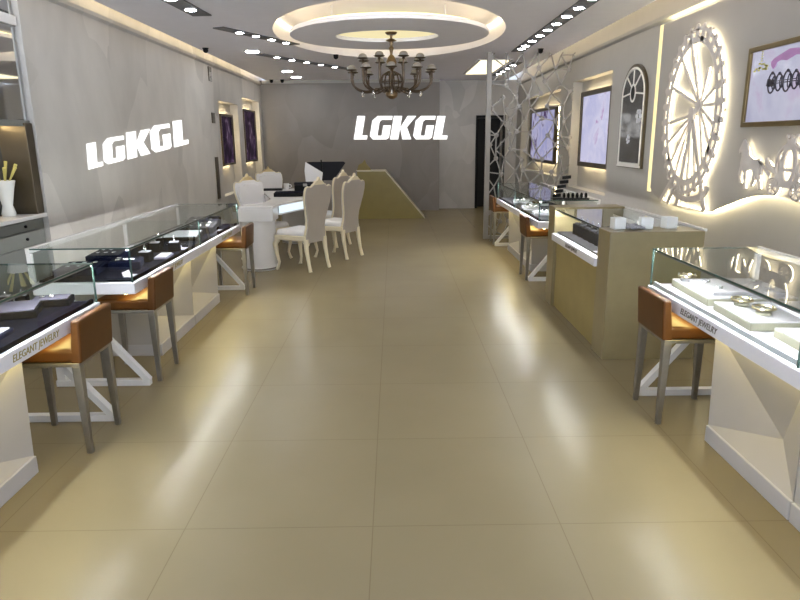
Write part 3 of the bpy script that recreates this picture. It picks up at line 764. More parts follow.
def counter(label, side, yn, yf, deck, joints, segs, feet, texts, tmat, glass_near=None, deck_edge='navy'):
    """glass-topped display counter. side=+1 stands right of the aisle, -1 left.
    local x grows from the aisle face (0) towards the wall (.62); y is the room's y minus yn."""
    xf = 1.46 if side > 0 else -1.58
    r = thing('display_counter', label, 'display counter', (xf, yn, 0), 0, 'jewellery display counters')
    X = lambda v: v*side
    def bx(mb, x0, x1, y0, y1, z0, z1):
        a, b = sorted((X(x0), X(x1))); return mb.box(a, b, y0, y1, z0, z1)
    L = yf-yn; W = .62
    bx(MB(), 0, W, 0, L, .60, .672).build('apron', 'apron', r, bevel=.006)
    bx(MB(), .035, W-.03, .035, L-.035, .672, .684).build('deck_liner', deck, r)
    bx(MB(), .022, .034, .03, L-.03, .672, .695).build('deck_kerb', deck_edge, r)
    g0 = 0 if glass_near is None else glass_near-yn
    zt = .885
    # glass: top, front, end panes
    bx(MB(), .012, W, .012, L-.012, zt-.008, zt).build('top_glass', 'glass', r)
    bx(MB(), .012, .018, .012, L-.012, .672, zt-.008).build('front_glass', 'glass', r)
    for y in (.012, L-.018):
        bx(MB(), .018, W-.01, y, y+.006, .672, zt-.008).build('end_glass', 'glass', r)
    ed = MB()
    bx(ed, .008, .012, .012, L-.012, zt-.008, zt)
    for y in (.008, L-.012): bx(ed, .012, W, y, y+.004, zt-.008, zt)
    for y in [.010, L-.016]+[j-yn for j in joints]: bx(ed, .010, .019, y, y+.006, .672, zt-.008)
    ed.build('glass_edge', 'glassedge', r)
    for j in joints: bx(MB(), .02, W-.01, j-yn, j-yn+.006, .684, zt-.008).build('partition_glass', 'glass', r)
    # white back rail, posts and door panel
    bk = MB(); bx(bk, W-.012, W+.01, 0, L, zt-.03, zt+.004)
    for y in [0, L-.03]+[j-yn-.012 for j in joints]: bx(bk, W-.02, W+.008, y, y+.03, .672, zt-.03)
    bk.build('back_rail', 'white', r, bevel=.003)
    # lights
    bx(MB(), .024, .036, .03, L-.03, zt-.019, zt-.014).build('case_light', 'led_case', r)
    ch = MB(); bx(ch, .019, .040, .03, L-.03, zt-.014, zt-.009); bx(ch, .019, .023, .03, L-.03, zt-.019, zt-.014)
    ch.build('light_channel', 'lamp_strip', r)
    bx(MB(), .075, .090, .05, L-.05, .588, .599).build('under_light', 'led_warm', r)
    # faceted pedestal segments
    for (a, b) in segs:
        y0, y1 = a-yn, b-yn; ym = y0+(y1-y0)*.42
        xt, xb, xi, xw = .10, .115, .235, .52
        f = lambda x, y, z: (X(x), y, z)
        V = [f(xt,y0,.60), f(xt,y1,.60), f(xb,y1,.085), f(xb,y0,.085), f(xi,ym,.205), f(xw,y0,.60), f(xw,y1,.60), f(xw,y1,.085), f(xw,y0,.085)]
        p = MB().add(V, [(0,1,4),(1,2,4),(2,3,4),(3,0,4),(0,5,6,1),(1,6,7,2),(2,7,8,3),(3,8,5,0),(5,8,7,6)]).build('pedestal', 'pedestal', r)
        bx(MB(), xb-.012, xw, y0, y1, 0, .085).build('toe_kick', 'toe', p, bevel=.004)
    # end legs: foot bar, slanting strut and rear post
    for y in feet:
        q = y-yn
        fl = MB(); bx(fl, -.02, W-.05, q-.022, q+.022, 0, .04); fb = fl.build('leg_frame', 'whitemetal', r, bevel=.003)
        MB().bar((X(-.01), q, .03), (X(.46), q, .60), .035, .045, up=(0, 1, 0)).build('strut', 'whitemetal', fb)
        bx(MB(), W-.11, W-.06, q-.02, q+.02, .04, .60).build('post', 'whitemetal', fb)
    for yc in texts:
        o, w = text_mesh('ELEGANT JEWELRY', .044, tmat, r, (0, 0, 0), (0, 0, 0))
        if side > 0:
            o.rotation_euler = (PI/2, 0, -PI/2); o.location = (-.0015, yc-yn+w/2, .621)
        else:
            o.rotation_euler = (PI/2, 0, PI/2); o.location = (.0015, yc-yn-w/2, .621)
    return r
counter('white glass-topped counter with white trays inside, nearest on the right', 1, 1.5, 3.60, 'whitepad', [2.20], [(1.55, 2.255), (2.262, 2.97)], [3.57], [2.96], 'dark_text', deck_edge='apron')
counter('white glass-topped counter with dark trays inside, nearest on the left', -1, 1.5, 3.34, 'navy', [], [(1.42, 2.075), (2.08, 2.737)], [3.31], [2.70], 'gold_text')
counter('long white glass-topped counter second from the camera on the left', -1, 3.80, 6.55, 'navy', [5.22], [(4.40, 5.195), (5.20, 5.98)], [3.84, 6.50], [4.52, 6.02], 'gold_text')
counter('white glass-topped counter farthest on the right beside the lattice screen', 1, 6.50, 9.18, 'greypad', [7.86], [(7.25, 8.0), (8.005, 8.75)], [6.75, 9.10], [], 'dark_text')

# tan counter in the middle of the right side
def tan_counter():
    r = thing('display_counter', 'tan waterfall-ended counter with a glass case, middle of the right side', 'display counter', (1.43, 4.2, 0))
    MB().box(0, .63, 0, .25, 0, .89).build('end_panel', 'tan', r, bevel=.004)
    MB().box(0, .63, 1.50, 1.72, 0, .90).build('end_panel', 'tan', r, bevel=.004)
    MB().box(.03, .60, .25, 1.50, 0, .61).build('front_panel', 'tan_dark', r)
    MB().box(-.02, .63, .25, 1.50, .61, .672).build('apron', 'apron', r, bevel=.005)
    MB().box(.03, .60, .25, 1.50, .672, .684).build('deck_liner', 'greypad', r)
    MB().box(0, .63, .25, 1.50, .882, .89).build('top_glass', 'glass', r)
    MB().box(0, .006, .25, 1.50, .672, .882).build('front_glass', 'glass', r)
    MB().box(-.004, 0, .25, 1.50, .882, .89).build('glass_edge', 'glassedge', r)
    MB().box(.62, .64, 0, 1.72, .89, .905).box(.61, .63, .25, 1.50, .672, .882).build('back_rail', 'white', r)
    MB().box(.012, .024, .26, 1.49, .871, .876).build('case_light', 'led_case', r)
    MB().box(.007, .028, .26, 1.49, .876, .881).box(.007, .011, .26, 1.49, .871, .876).build('light_channel', 'lamp_strip', r)
    o, w = text_mesh('ELEGANT JEWELRY', .040, 'dark_text', r, (0, 0, 0), (PI/2, 0, -PI/2)); o.location = (-.0215, .85+w/2, .628)
tan_counter()

# ------------------------------------------------------------------ bar stools
def stool(label):
    r = thing('bar_stool', label, 'stool', (0, 0, 0), 0, 'brown leather stools at the counters')
    # faces +y; back at -y
    w = .18
    MB().box(-w, w, -.18, .18, .475, .545).build('seat', 'leather', r, bevel=.018, seg=3)
    MB().hexa([(-w,-.20,.470),(w,-.20,.470),(w,-.145,.470),(-w,-.145,.470)], [(-w,-.215,.686),(w,-.215,.686),(w,-.172,.686),(-w,-.172,.686)]).build('backrest', 'leather', r, bevel=.012, seg=3)
    MB().box(-w, w, -.19, .18, .455, .475).build('seat_frame', 'steel', r, bevel=.003)
    for sx in (-1, 1):
        for sy, y in ((-1, -.17), (1, .16)):
            t, b = .021, .013; x = sx*.158; xo, yo = x+sx*.006, y+sy*.008
            MB().hexa([(xo-b,yo-b,0),(xo+b,yo-b,0),(xo+b,yo+b,0),(xo-b,yo+b,0)], [(x-t,y-t,.457),(x+t,y-t,.457),(x+t,y+t,.457),(x-t,y+t,.457)]).build('leg', 'steel', r, bevel=.003)
    return r
ST = [(( 1.585, 3.335), -PI/2, 'brown leather stool at the nearest right counter'),
      ((-1.705, 3.09), PI/2, 'brown leather stool at the nearest left counter, the largest one'),
      ((-1.705, 4.07), PI/2, 'second brown leather stool from the camera on the left side'),
      ((-1.66, 6.42), PI/2, 'third brown leather stool on the left, beside the white round-legged table'),
      (( 1.605, 6.95), -PI/2, 'brown leather stool just beyond the tan counter on the right'),
      (( 1.62, 9.38), -PI/2, 'small far brown leather stool beside the white lattice screen')]
s0 = None
for (x, y), a, lb in ST:
    if s0 is None:
        s0 = stool(lb); s0.location = (x, y, 0); s0.rotation_euler = (0, 0, a)
    else: dup(s0, (x, y, 0), a, lb)

# ------------------------------------------------------------------ jewellery in the cases
ORD = ['first', 'second', 'third', 'fourth', 'fifth', 'sixth', 'seventh', 'eighth', 'ninth', 'tenth']
ZL, ZW = .684, .684      # deck height
def ring_box(label, loc, rz, s=.07, group=None, mat='velvet', pad='whitepad'):
    r = thing('ring_box', label, 'ring box', loc, rz, group)
    MB().box(-s/2, s/2, -s/2, s/2, 0, s*.8).build('box', mat, r, bevel=.004)
    MB().box(-s*.4, s*.4, -s*.4, s*.4, s*.8, s*.88).build('cushion', pad, r, bevel=.003)
    MB().torus((0, 0, s*1.08), s*.20, s*.045, 'x', 16, 6).ball((0, 0, s*1.32), s*.07, 6).build('ring', 'silver', r, smooth=True)
    return r
def tray(label, loc, rz, w, d, h, base, pad, n=0, metal='silver', group=None, tilt=0.):
    r = thing('display_tray', label, 'jewellery tray', loc, rz, group)
    MB().hexa([(-w/2,-d/2,0),(w/2,-d/2,0),(w/2,d/2,0),(-w/2,d/2,0)], [(-w/2,-d/2,h),(w/2,-d/2,h),(w/2,d/2,h+tilt),(-w/2,d/2,h+tilt)]).build('base', base, r, bevel=.004)
    e = .012; q = .006
    MB().hexa([(-w/2+e,-d/2+e,h),(w/2-e,-d/2+e,h),(w/2-e,d/2-e,h+tilt),(-w/2+e,d/2-e,h+tilt)], [(-w/2+e,-d/2+e,h+q),(w/2-e,-d/2+e,h+q),(w/2-e,d/2-e,h+tilt+q),(-w/2+e,d/2-e,h+tilt+q)]).build('pad', pad, r, bevel=.002)
    for k in range(n):
        x = (-w/2+.03)+(w-.06)*((k % 3)+.5)/3; y = -d/2+.03+(d-.06)*((k//3)+.5)/max(1, math.ceil(n/3)); z = h+q+tilt*(y+d/2)/d
        MB().torus((x, y, z+.004), .012, .003, 'z', 14, 6).ball((x+.013, y, z+.006), .005, 6).build('jewel', metal, r, smooth=True)
    return r
def bracelet(label, loc, rz, R=.04, group=None, plinth='creampad'):
    r = thing('bracelet_stand', label, 'bracelet', loc, rz, group)
    MB().lathe([(R*.7, 0), (R*.72, .012), (R*.5, .014), (R*.5, .030), (.001, .032)], n=24).build('plinth', plinth, r, smooth=True)
    MB().torus((0, 0, .030), R, .006, 'z', 28, 8).build('bangle', 'rosegold', r, smooth=True)
    g = MB()
    for k in range(8): g.ball((R*math.cos(k*PI/4), R*math.sin(k*PI/4), .037), .005, 6)
    g.build('stones', 'silver', r)
    return r
def card(label, loc, rz, w=.09, d=.06, mat='whitepad', group=None):
    r = thing('price_card', label, 'card', loc, rz, group)
    MB().box(-w/2, w/2, -d/2, d/2, 0, .004).build('sheet', mat, r)
    MB().hexa([(-w/2,d/2-.006,.004),(w/2,d/2-.006,.004),(w/2,d/2,.004),(-w/2,d/2,.004)], [(-w/2,d/2+.004,.03),(w/2,d/2+.004,.03),(w/2,d/2+.008,.03),(-w/2,d/2+.008,.03)]).build('upstand', mat, r)
    return r

# nearest left counter
tray('lilac grey flat tray lying on a dark block in the nearest left case', (-1.87, 3.06, ZL), .35, .22, .24, .035, 'velvet', 'lilac', 0)
tray('lilac grey flat tray at the far end of the nearest left case', (-1.785, 3.245, ZL), .25, .19, .13, .035, 'velvet', 'lilac', 2)
ring_box('small black ring box at the far end of the nearest left case, left one', (-2.03, 3.255, ZL), .2, .055)
ring_box('small black ring box at the far end of the nearest left case, right one', (-1.955, 3.275, ZL), .2, .055)
tray('white tray with silver pieces near the left edge of the nearest left case', (-1.80, 2.66, ZL), .1, .22, .16, .02, 'navy2', 'whitepad', 3)
tray('lilac tray partly cut off at the left edge of the picture', (-1.92, 2.36, ZL), .1, .24, .2, .03, 'velvet', 'lilac', 2)
# second left counter
LMG = 'dark ring boxes in the second left counter'
for k, (x, y) in enumerate([(-1.75, 4.45), (-1.83, 4.86), (-1.69, 4.88), (-1.90, 5.12)]):
    ring_box('black ring box with silver ring in second left case, %s from near end' % ORD[k], (x, y, ZL), .1*k, .085, LMG)
tray('blue black tray of silver pieces at the near left end of the second left case', (-2.03, 4.10, ZL), .15, .26, .3, .04, 'navy2', 'navy2', 6)
tray('stepped blue tray in the near half of the second left case', (-1.80, 4.24, ZL), .25, .20, .20, .05, 'navy2', 'navy2', 4)
tray('dark blue tray beside the back rail of the second left case', (-2.05, 4.55, ZL), .1, .22, .30, .05, 'navy2', 'greypad', 5)
tray('pale lilac card tray in front of the ring boxes in the second left case', (-1.685, 4.62, ZL), .1, .10, .20, .012, 'lilac', 'whitepad', 0)
card('tiny white price card by the near front edge of the second left case', (-1.655, 3.95, ZL), 1.5)
card('small white price card just beyond the lilac tray in the second left case', (-1.66, 4.98, ZL), 1.5)
card('small white price card near the far end of the second left case', (-1.66, 6.02, ZL), 1.5)
tray('grey tray with a pale pad past the middle of the second left case', (-1.83, 5.52, ZL), .1, .30, .28, .03, 'velvet', 'whitepad', 0, tilt=.02)
tray('dark tray of silver pieces in the far half of the second left case', (-1.80, 5.95, ZL), .1, .28, .32, .05, 'velvet', 'greypad', 6, tilt=.02)
tray('dark tray at the very far end of the second left case', (-1.88, 6.32, ZL), .1, .30, .26, .06, 'velvet', 'navy2', 5, tilt=.02)
# nearest right counter: white slabs with jewellery
def slab(label, loc, rz, w, d, h, pads):
    r = thing('display_plinth', label, 'display plinth', loc, rz, 'white plinths in the nearest right case')
    MB().box(-w/2, w/2, -d/2, d/2, 0, h).build('base', 'creampad', r, bevel=.003)
    MB().box(-w/2, w/2, -d/2, d/2, h, h+.006).build('top', 'whitepad', r, bevel=.002)
    for (x0, x1, y0, y1, hh, nj) in pads:
        p = MB().box(x0, x1, y0, y1, h+.006, h+.006+hh).build('pad', 'whitepad', r, bevel=.003)
        for k in range(nj):
            x = x0+(x1-x0)*((k % 3)+.5)/3; y = y0+(y1-y0)*((k//3)+.5)/max(1, math.ceil(nj/3))
            MB().torus((x, y, h+.011+hh), .013, .003, 'z', 14, 6).ball((x+.012, y, h+.014+hh), .006, 6).build('jewel', 'silver', p, smooth=True)
    return r
slab('white stepped plinth at the far end of the nearest right case', (1.77, 3.27, ZW), -.04, .44, .46, .035, [(-.17, .20, -.18, .12, .018, 6)])
slab('white stepped plinth with two bangles in the middle of the nearest right case', (1.77, 2.79, ZW), -.04, .48, .36, .035, [(.00, .22, -.15, .12, .018, 6)])
slab('white stepped plinth at the near end of the nearest right case', (1.79, 2.38, ZW), -.04, .44, .30, .035, [(-.12, .20, -.12, .13, .016, 9)])
bracelet('pale gold bangle on a round stand, farther of two on the middle white plinth', (1.63, 2.90, ZW+.041), 0, .045)
bracelet('pale gold bangle on a round stand, nearer of two on the middle white plinth', (1.645, 2.745, ZW+.041), 0, .045)
bracelet('silver bangle on a round stand at the far end of the nearest right case', (1.61, 3.44, ZW+.041), 0, .045, plinth='whitepad')
# tan counter: row of dark ring boxes, white card, glass cubes on top
TG = 'dark ring boxes in the tan counter'
for k in range(6):
    b = ring_box('dark ring tray in the tan counter case, %s from the near end' % ORD[k], (1.615, 4.72+.155*k, ZL), .12, .115, TG, pad='greypad')
for k in range(5):
    ring_box('dark ring tray beside the back rail of the tan counter, %s from the near end' % ORD[k], (1.87, 4.75+.16*k, ZL), .12, .10, 'dark ring boxes at the back of the tan counter', pad='greypad')
card('white price card by the near front corner of the tan counter case', (1.50, 4.60, ZL), -1.5, .10, .07)
def glass_cube(label, loc, rz):
    r = thing('glass_cube', label, 'candle glass', loc, rz, 'frosted glass cubes on the tan counter')
    s = .040
    MB().ring([(-s,-s),(s,-s),(s,s),(-s,s)], [(-s+.012,-s+.012),(s-.012,-s+.012),(s-.012,s-.012),(-s+.012,s-.012)], 0, .078, 'xy').box(-s+.012, s-.012, -s+.012, s-.012, 0, .03).build('cup', 'frosted', r, bevel=.004)
    MB().lathe([(.022, .03), (.022, .05), (.001, .05)], n=14).build('candle', 'whitepad', r)
for (x, y, a), w in zip(((1.53, 4.36, .1), (1.715, 4.345, -.1), (1.885, 4.37, .15)), ('left', 'middle', 'right')):
    glass_cube('frosted white glass cube on the tan counter end, %s of three' % w, (x, y, .89), a)
def tissue():
    r = thing('cloth', 'small crumpled white cloth between the glass cubes on the tan counter', 'cloth', (1.63, 4.33, .89))
    rnd = random.Random(3); n = 14
    V = []; F = []
    for i in range(n):
        for j in range(n):
            u, v = i/(n-1)-.5, j/(n-1)-.5; d = max(abs(u), abs(v))*2
            V.append((u*.12, v*.10, .006+max(0, 1-d)*.03*rnd.random()+.012*rnd.random()))
    for i in range(n-1):
        for j in range(n-1): F.append((i*n+j, (i+1)*n+j, (i+1)*n+j+1, i*n+j+1))
    o = MB().add(V, F).build('sheet', 'whitepad', r, smooth=True)
    sm = o.modifiers.new('thick', 'SOLIDIFY'); sm.thickness = .005; sm.offset = -1
tissue()
# far right counter
for k, (x, y) in enumerate([(1.62, 7.0), (1.85, 7.2), (1.62, 7.6), (1.82, 8.05), (1.66, 8.4), (1.86, 8.75)]):
    tray('white tray of silver pieces in the farthest right case, %s from the near end' % ORD[k], (x, y, ZL), -.1, .20, .24, .03, 'whitepad', 'whitepad' if k % 2 == 0 else 'navy2', 6, group='trays in the farthest right case')
def black_stand():
    r = thing('bracelet_display', 'tall black ladder-like jewellery display standing on the farthest right counter', 'jewellery display', (1.68, 6.62, .886))
    MB().box(-.06, .06, -.05, .07, 0, .012).build('foot', 'black', r, bevel=.003)
    MB().bar((-.02, .03, .01), (.10, .05, .25), .012, .02, up=(0, 1, 0)).build('spine', 'steel', r)
    for k in range(5):
        x, z = -.012+.024*k, .030+.046*k
        MB().add([], []).hexa([(x-.04, -.005, z-.014), (x+.045, -.005, z-.006), (x+.045, .030, z-.006), (x-.04, .030, z-.014)], [(x-.04, .0, z+.018), (x+.045, .0, z+.026), (x+.045, .035, z+.026), (x-.04, .035, z+.018)]).build('pad', 'black', r, bevel=.003)
    b = thing('display_bar', 'long low black jewellery bar lying on the farthest right counter', 'jewellery display', (1.84, 6.60, .886))
    MB().box(-.13, .15, -.05, .05, 0, .012).build('base', 'black', b, bevel=.003)
    for k in range(6): MB().torus((-.10+.045*k, 0, .012+.026), .022, .009, 'x', 16, 6).build('roll', 'black', b, smooth=True)
black_stand()

# ------------------------------------------------------------------ consulting table, chairs
def table():
    r = thing('consulting_table', 'white consulting table with a lit pale blue glass side and round legs', 'table', (0, 0, 0))
    top = [(-1.80,7.46),(-1.41,7.44),(-1.37,7.80),(-1.02,8.75),(-1.00,10.0),(-1.3,10.22),(-2.0,10.18),(-2.07,9.9),(-1.82,9.2),(-1.60,8.4),(-1.60,7.82),(-1.80,7.74)]
    MB().prism(top, .735, .765, 'xy').build('top', 'white', r, bevel=.006)
    MB().box(-1.81, -1.405, 7.44, 7.78, .585, .735).build('end_box', 'white', r, bevel=.006)
    e = [(-1.37,7.80),(-1.02,8.75),(-1.00,9.75)]
    MB().prism([(-1.37,7.80),(-1.02,8.75),(-1.05,8.77),(-1.40,7.82)], .645, .735, 'xy').prism([(-1.02,8.75),(-1.00,10.0),(-1.03,10.0),(-1.05,8.75)], .645, .735, 'xy').build('lit_side', 'lit_glass', r)
    MB().prism([(-1.40,7.82),(-1.05,8.77),(-1.03,9.95),(-1.3,10.15),(-1.95,10.1),(-1.80,9.2),(-1.58,8.4),(-1.58,7.82)], .62, .645, 'xy').build('case_bottom', 'white', r)
    for (x, y) in ((-1.63, 7.66), (-1.50, 9.75)):
        lg = MB().lathe([(.215, 0), (.215, .03), (.205, .04), (.205, .60)], (x, y, 0), 32).build('leg', 'white', r, smooth=True)
        MB().torus((x, y, .02), .217, .008, 'z', 32, 6).build('foot_ring', 'steel', lg)
table()

def chair(label, kind):
    """tall baroque chair facing +y"""
    r = thing('baroque_chair', label, 'chair', (0, 0, 0), 0, 'white baroque chairs at the consulting table')
    half = [(.185,.33),(.180,.42),(.160,.52),(.165,.60),(.195,.70),(.225,.80),(.238,.88),(.235,.94),(.222,.975),(.195,.985),(.160,.975),(.125,.985),(.10,1.005)]
    outl = half+[(-x, z) for x, z in reversed(half)]
    # back shell leans and is slightly dished
    mb = MB(); n = len(outl); V = []
    yb = lambda z: -.20-.10*max(0, (z-.4))/.65
    for d in (0, .045):
        for x, z in outl: V.append((x, yb(z)+d, z))
    mb.add(V, [tuple(range(n)), tuple(range(2*n-1, n-1, -1))]+[(i, n+i, n+(i+1) % n, (i+1) % n) for i in range(n)])
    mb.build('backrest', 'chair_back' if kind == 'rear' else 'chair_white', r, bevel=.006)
    inn = [(x*.86, .42+(z-.42)*.93) for x, z in outl if z > .4]
    m2 = MB(); n = len(inn); V = []
    for d in (.043, .065):
        for x, z in inn: V.append((x, yb(z)+d, z))
    m2.add(V, [tuple(range(n)), tuple(range(2*n-1, n-1, -1))]+[(i, n+i, n+(i+1) % n, (i+1) % n) for i in range(n)])
    m2.build('back_pad', 'chair_white', r, bevel=.008)
    # edge moulding and crest carving
    pts = [(x, yb(z)+.022, z) for x, z in outl]
    MB().tube(pts, .013, 8).build('edge_moulding', 'chair_cream', r, smooth=True)
    yc = yb(1.0)+.02
    MB().prism([(-.11,.985),(-.12,1.005),(-.085,1.02),(-.055,1.05),(-.03,1.045),(0,1.095),(.03,1.045),(.055,1.05),(.085,1.02),(.12,1.005),(.11,.985)], yc-.018, yc+.018, 'xz').build('crest', 'chair_gold' if kind == 'front' else 'chair_cream', r, bevel=.006)
    # seat
    MB().hexa([(-.20,-.20,.36),(.20,-.20,.36),(.235,.24,.36),(-.235,.24,.36)], [(-.20,-.20,.42),(.20,-.20,.42),(.235,.24,.42),(-.235,.24,.42)]).build('seat_frame', 'chair_cream', r, bevel=.01)
    MB().hexa([(-.19,-.18,.415),(.19,-.18,.415),(.23,.235,.415),(-.23,.235,.415)], [(-.18,-.17,.485),(.18,-.17,.485),(.21,.215,.485),(-.21,.215,.485)]).build('seat', 'chair_white', r, bevel=.028, seg=3)
    for sx in (-1, 1):
        MB().tube([(sx*.20,.20,.38),(sx*.225,.235,.31),(sx*.215,.225,.20),(sx*.20,.205,.09),(sx*.21,.225,.02),(sx*.215,.235,0)], [.034,.034,.022,.016,.018,.024], 10).build('leg', 'chair_cream', r, smooth=True)
        MB().tube([(sx*.17,-.19,.38),(sx*.175,-.20,.25),(sx*.175,-.225,.10),(sx*.18,-.25,0)], [.030,.026,.020,.022], 10).build('leg', 'chair_cream', r, smooth=True)
    return r
ch = chair('tall white baroque chair nearest the camera, back turned, at the table', 'rear')
ch.location = (-1.10, 7.62, 0); ch.rotation_euler = (0, 0, math.radians(58))
dup(ch, (-.74, 8.42, 0), math.radians(60), 'tall white baroque chair rightmost of three with backs turned')
dup(ch, (-.96, 9.35, 0), math.radians(62), 'tall white baroque chair farthest of three, partly hidden behind the others')
cf = chair('white chair with a gold crest behind the near end of the table', 'front')
cf.location = (-1.67, 8.25, 0); cf.rotation_euler = (0, 0, math.radians(-125))
dup(cf, (-1.88, 10.47, 0), math.radians(-140), 'white chair with a gold crest behind the black trays, farther of two')

# things on the consulting table
tray('flat black velvet tray at the left of the white consulting table', (-1.85, 9.90, .765), .1, .30, .22, .02, 'black', 'black', 0)
tray('wide black velvet tray in the middle of the white consulting table', (-1.43, 8.85, .765), .1, .40, .30, .05, 'black', 'navy2', 0)
r = thing('jewellery_case', 'black jewellery case behind the trays on the white consulting table', 'case', (-1.33, 9.75, .765), .1)
MB().box(-.16, .16, -.10, .10, 0, .09).build('box', 'black', r, bevel=.006)
MB().box(-.162, .162, -.102, .102, .092, .125).build('lid', 'greypad', r, bevel=.006)
MB().box(-.03, .03, -.108, -.10, .07, .11).build('clasp', 'steel', r)
r = thing('cup', 'small white cup on the white consulting table', 'cup', (-1.66, 10.02, .765), .3)
MB().lathe([(.001, 0), (.03, 0), (.036, .01), (.045, .09), (.041, .092), (.03, .02), (.001, .015)], n=20).build('bowl', 'white', r, smooth=True)
MB().torus((.055, 0, .05), .022, .006, 'y', 16, 6).build('handle', 'white', r, smooth=True)
r = thing('display_board', 'black angled display board with a folded white side on the white table', 'display board', (-1.10, 10.02, .765), .05)
MB().box(-.22, .34, -.06, .06, 0, .02).build('base', 'black', r, bevel=.003)
MB().hexa([(.0,-.01,.02),(.02,-.01,.02),(.02,.015,.02),(.0,.015,.02)], [(-.02,.02,.44),(.0,.02,.44),(.0,.045,.44),(-.02,.045,.44)]).build('post', 'black', r)
def slabpoly(pts, y0, d):
    n = len(pts); V = [(x, y0+.10*z, z) for x, z in pts]+[(x, y0+.10*z+d, z) for x, z in pts]
    return MB().add(V, [tuple(range(n)), tuple(range(2*n-1, n-1, -1))]+[(i, n+i, n+(i+1) % n, (i+1) % n) for i in range(n)])
slabpoly([(-.24,.39),(-.05,.13),(.17,.13),(.36,.39),(.33,.41),(-.22,.41)], .015, .012).build('dark_panel', 'greypad', r)
slabpoly([(-.25,.41),(.01,.25),(-.02,.06),(-.25,.06),(-.27,.28)], -.02, .012).build('white_panel', 'white', r)

# ------------------------------------------------------------------ reception desk
def reception():
    r = thing('reception_desk', 'olive gold reception desk with a slanting end before the back wall', 'desk', (0, 12.5, 0))
    P = [(-.76,0),(.585,0),(-.165,.905),(-.70,.905)]
    MB().prism(P, 0, .62, 'xz').build('body', 'olive', r)
    m = MB()
    m.prism([(.585,0),(.602,0),(-.158,.918),(-.70,.918),(-.70,.905),(-.165,.905)], -.005, .625, 'xz')
    m.build('edge_trim', 'gold_trim', r)
    o = thing('ornament', 'small olive gold peaked ornament on the left part of the reception desk', 'ornament', (-.575, 12.6, .918))
    MB().prism([(-.14,0),(.14,0),(.12,.05),(.05,.13),(.02,.21),(-.03,.15),(-.10,.11)], -.03, .03, 'xz').build('body', 'olive', o, bevel=.008)
    MB().box(-.15, .15, -.05, .05, 0, .012).build('foot', 'gold_trim', o)
reception()

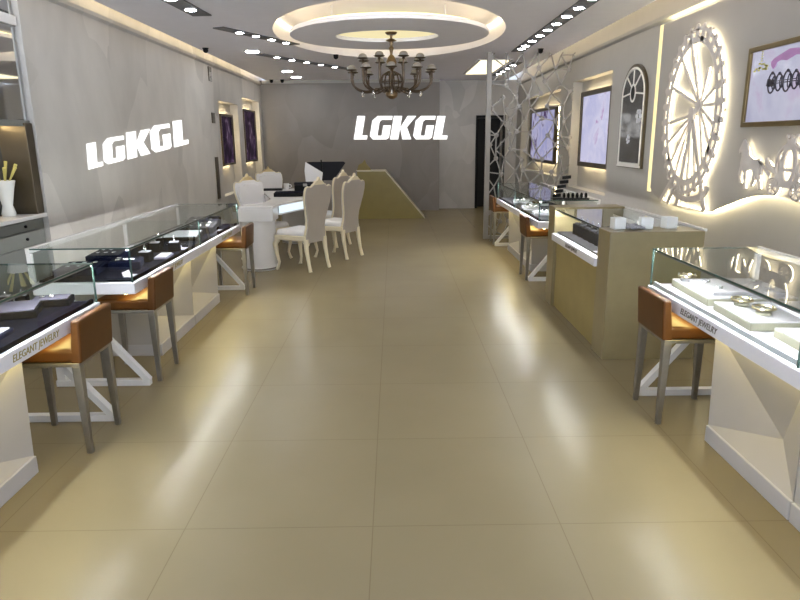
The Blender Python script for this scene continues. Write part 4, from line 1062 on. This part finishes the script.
# ------------------------------------------------------------------ lattice screen on the right
def lattice():
    y = 9.78; x0, x1 = 1.40, XR-.005
    r = thing('lattice_screen', 'white open lattice partition with star joints at far right', 'screen partition', (x0, y, 0))
    W = x1-x0
    MB().box(-.035, .035, -.03, .03, 0, ZC-.001).build('post', 'lattice', r, bevel=.003)
    MB().box(.045, W, -.025, .025, 0, .05).build('rail', 'lattice', r, bevel=.003)
    rnd = random.Random(11)
    pts = {}
    nx, nz = 7, 14; dx, dz = W/(nx-.6), 2.6/nz
    for i in range(-1, nx+1):
        for j in range(-1, nz+2):
            pts[i, j] = (.08+dx*(i+(.5 if j % 2 else 0))+rnd.uniform(-.055, .055), .06+dz*j+rnd.uniform(-.05, .05))
    m = MB()
    def clip(p, q):
        (xa, za), (xb, zb) = p, q; t0, t1 = 0, 1
        for lo, hi, a, b in ((.02, W-.02, xa, xb), (.05, ZC-.01, za, zb)):
            d = b-a
            if abs(d) < 1e-9:
                if a < lo or a > hi: return None
                continue
            u, v = sorted(((lo-a)/d, (hi-a)/d)); t0, t1 = max(t0, u), min(t1, v)
        if t1-t0 < .03: return None
        return (xa+(xb-xa)*t0, za+(zb-za)*t0), (xa+(xb-xa)*t1, za+(zb-za)*t1)
    def edge(a, b):
        c = clip(pts[a], pts[b])
        if c: m.bar((c[0][0], 0, c[0][1]), (c[1][0], 0, c[1][1]), .016, .018, up=(0, 1, 0))
    for (i, j) in list(pts):
        k = (i*2+j) % 3
        o = 0 if j % 2 == 0 else 1
        for a in ((i+o-1, j+1), (i+o, j+1))+(((i+1, j),) if k == 0 else ()):
            if a in pts and rnd.random() < .86: edge((i, j), a)
    s = m
    for (i, j), (x, z) in pts.items():
        if .03 < x < W-.03 and .08 < z < ZC-.05 and rnd.random() < .7: s.ball((x, 0, z), .036, 10, (1, .4, 1))
    s.build('web', 'lattice', r)
lattice()

# ------------------------------------------------------------------ daylight through the shop front behind the camera, with an added glow below
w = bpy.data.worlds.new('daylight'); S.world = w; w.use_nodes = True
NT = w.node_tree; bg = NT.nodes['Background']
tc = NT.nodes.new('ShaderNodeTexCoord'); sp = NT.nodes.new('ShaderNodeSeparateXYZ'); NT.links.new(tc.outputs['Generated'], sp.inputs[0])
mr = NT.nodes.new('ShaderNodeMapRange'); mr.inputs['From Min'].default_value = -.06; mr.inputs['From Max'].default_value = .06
mr.inputs['To Min'].default_value = 9.5      # added glow below the horizon, brightens the ceiling
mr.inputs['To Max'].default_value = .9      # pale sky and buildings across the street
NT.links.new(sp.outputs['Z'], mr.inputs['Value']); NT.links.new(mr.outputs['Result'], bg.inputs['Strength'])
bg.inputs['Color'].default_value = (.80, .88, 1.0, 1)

# ------------------------------------------------------------------ camera
F = 640.0; pitch = math.radians(14.1); roll = .010
yaw = math.atan(5/F*math.cos(pitch))
fwd = Vector((math.sin(yaw)*math.cos(pitch), math.cos(yaw)*math.cos(pitch), -math.sin(pitch)))
rt = Vector((math.cos(yaw), -math.sin(yaw), 0)); up = rt.cross(fwd)
r2 = rt*math.cos(roll)-up*math.sin(roll); u2 = up*math.cos(roll)+rt*math.sin(roll)
cd = bpy.data.cameras.new('camera'); cam = bpy.data.objects.new('camera', cd); COL.objects.link(cam)
cd.sensor_fit = 'HORIZONTAL'; cd.sensor_width = 36; cd.lens = F/800*36; cd.clip_start = .05
mt = Matrix((r2, u2, -fwd)).transposed().to_4x4(); mt.translation = Vector((0, 0, 1.5)); cam.matrix_world = mt
S.camera = cam

S.view_settings.view_transform = 'Standard'; S.view_settings.look = 'None'
S.view_settings.exposure = 0.33; S.view_settings.gamma = 1.0; S.view_settings.use_curve_mapping = False
S.cycles.max_bounces = 8; S.cycles.transparent_max_bounces = 24; S.cycles.diffuse_bounces = 4; S.cycles.glossy_bounces = 5
S.cycles.sample_clamp_indirect = 4; S.cycles.use_denoising = True
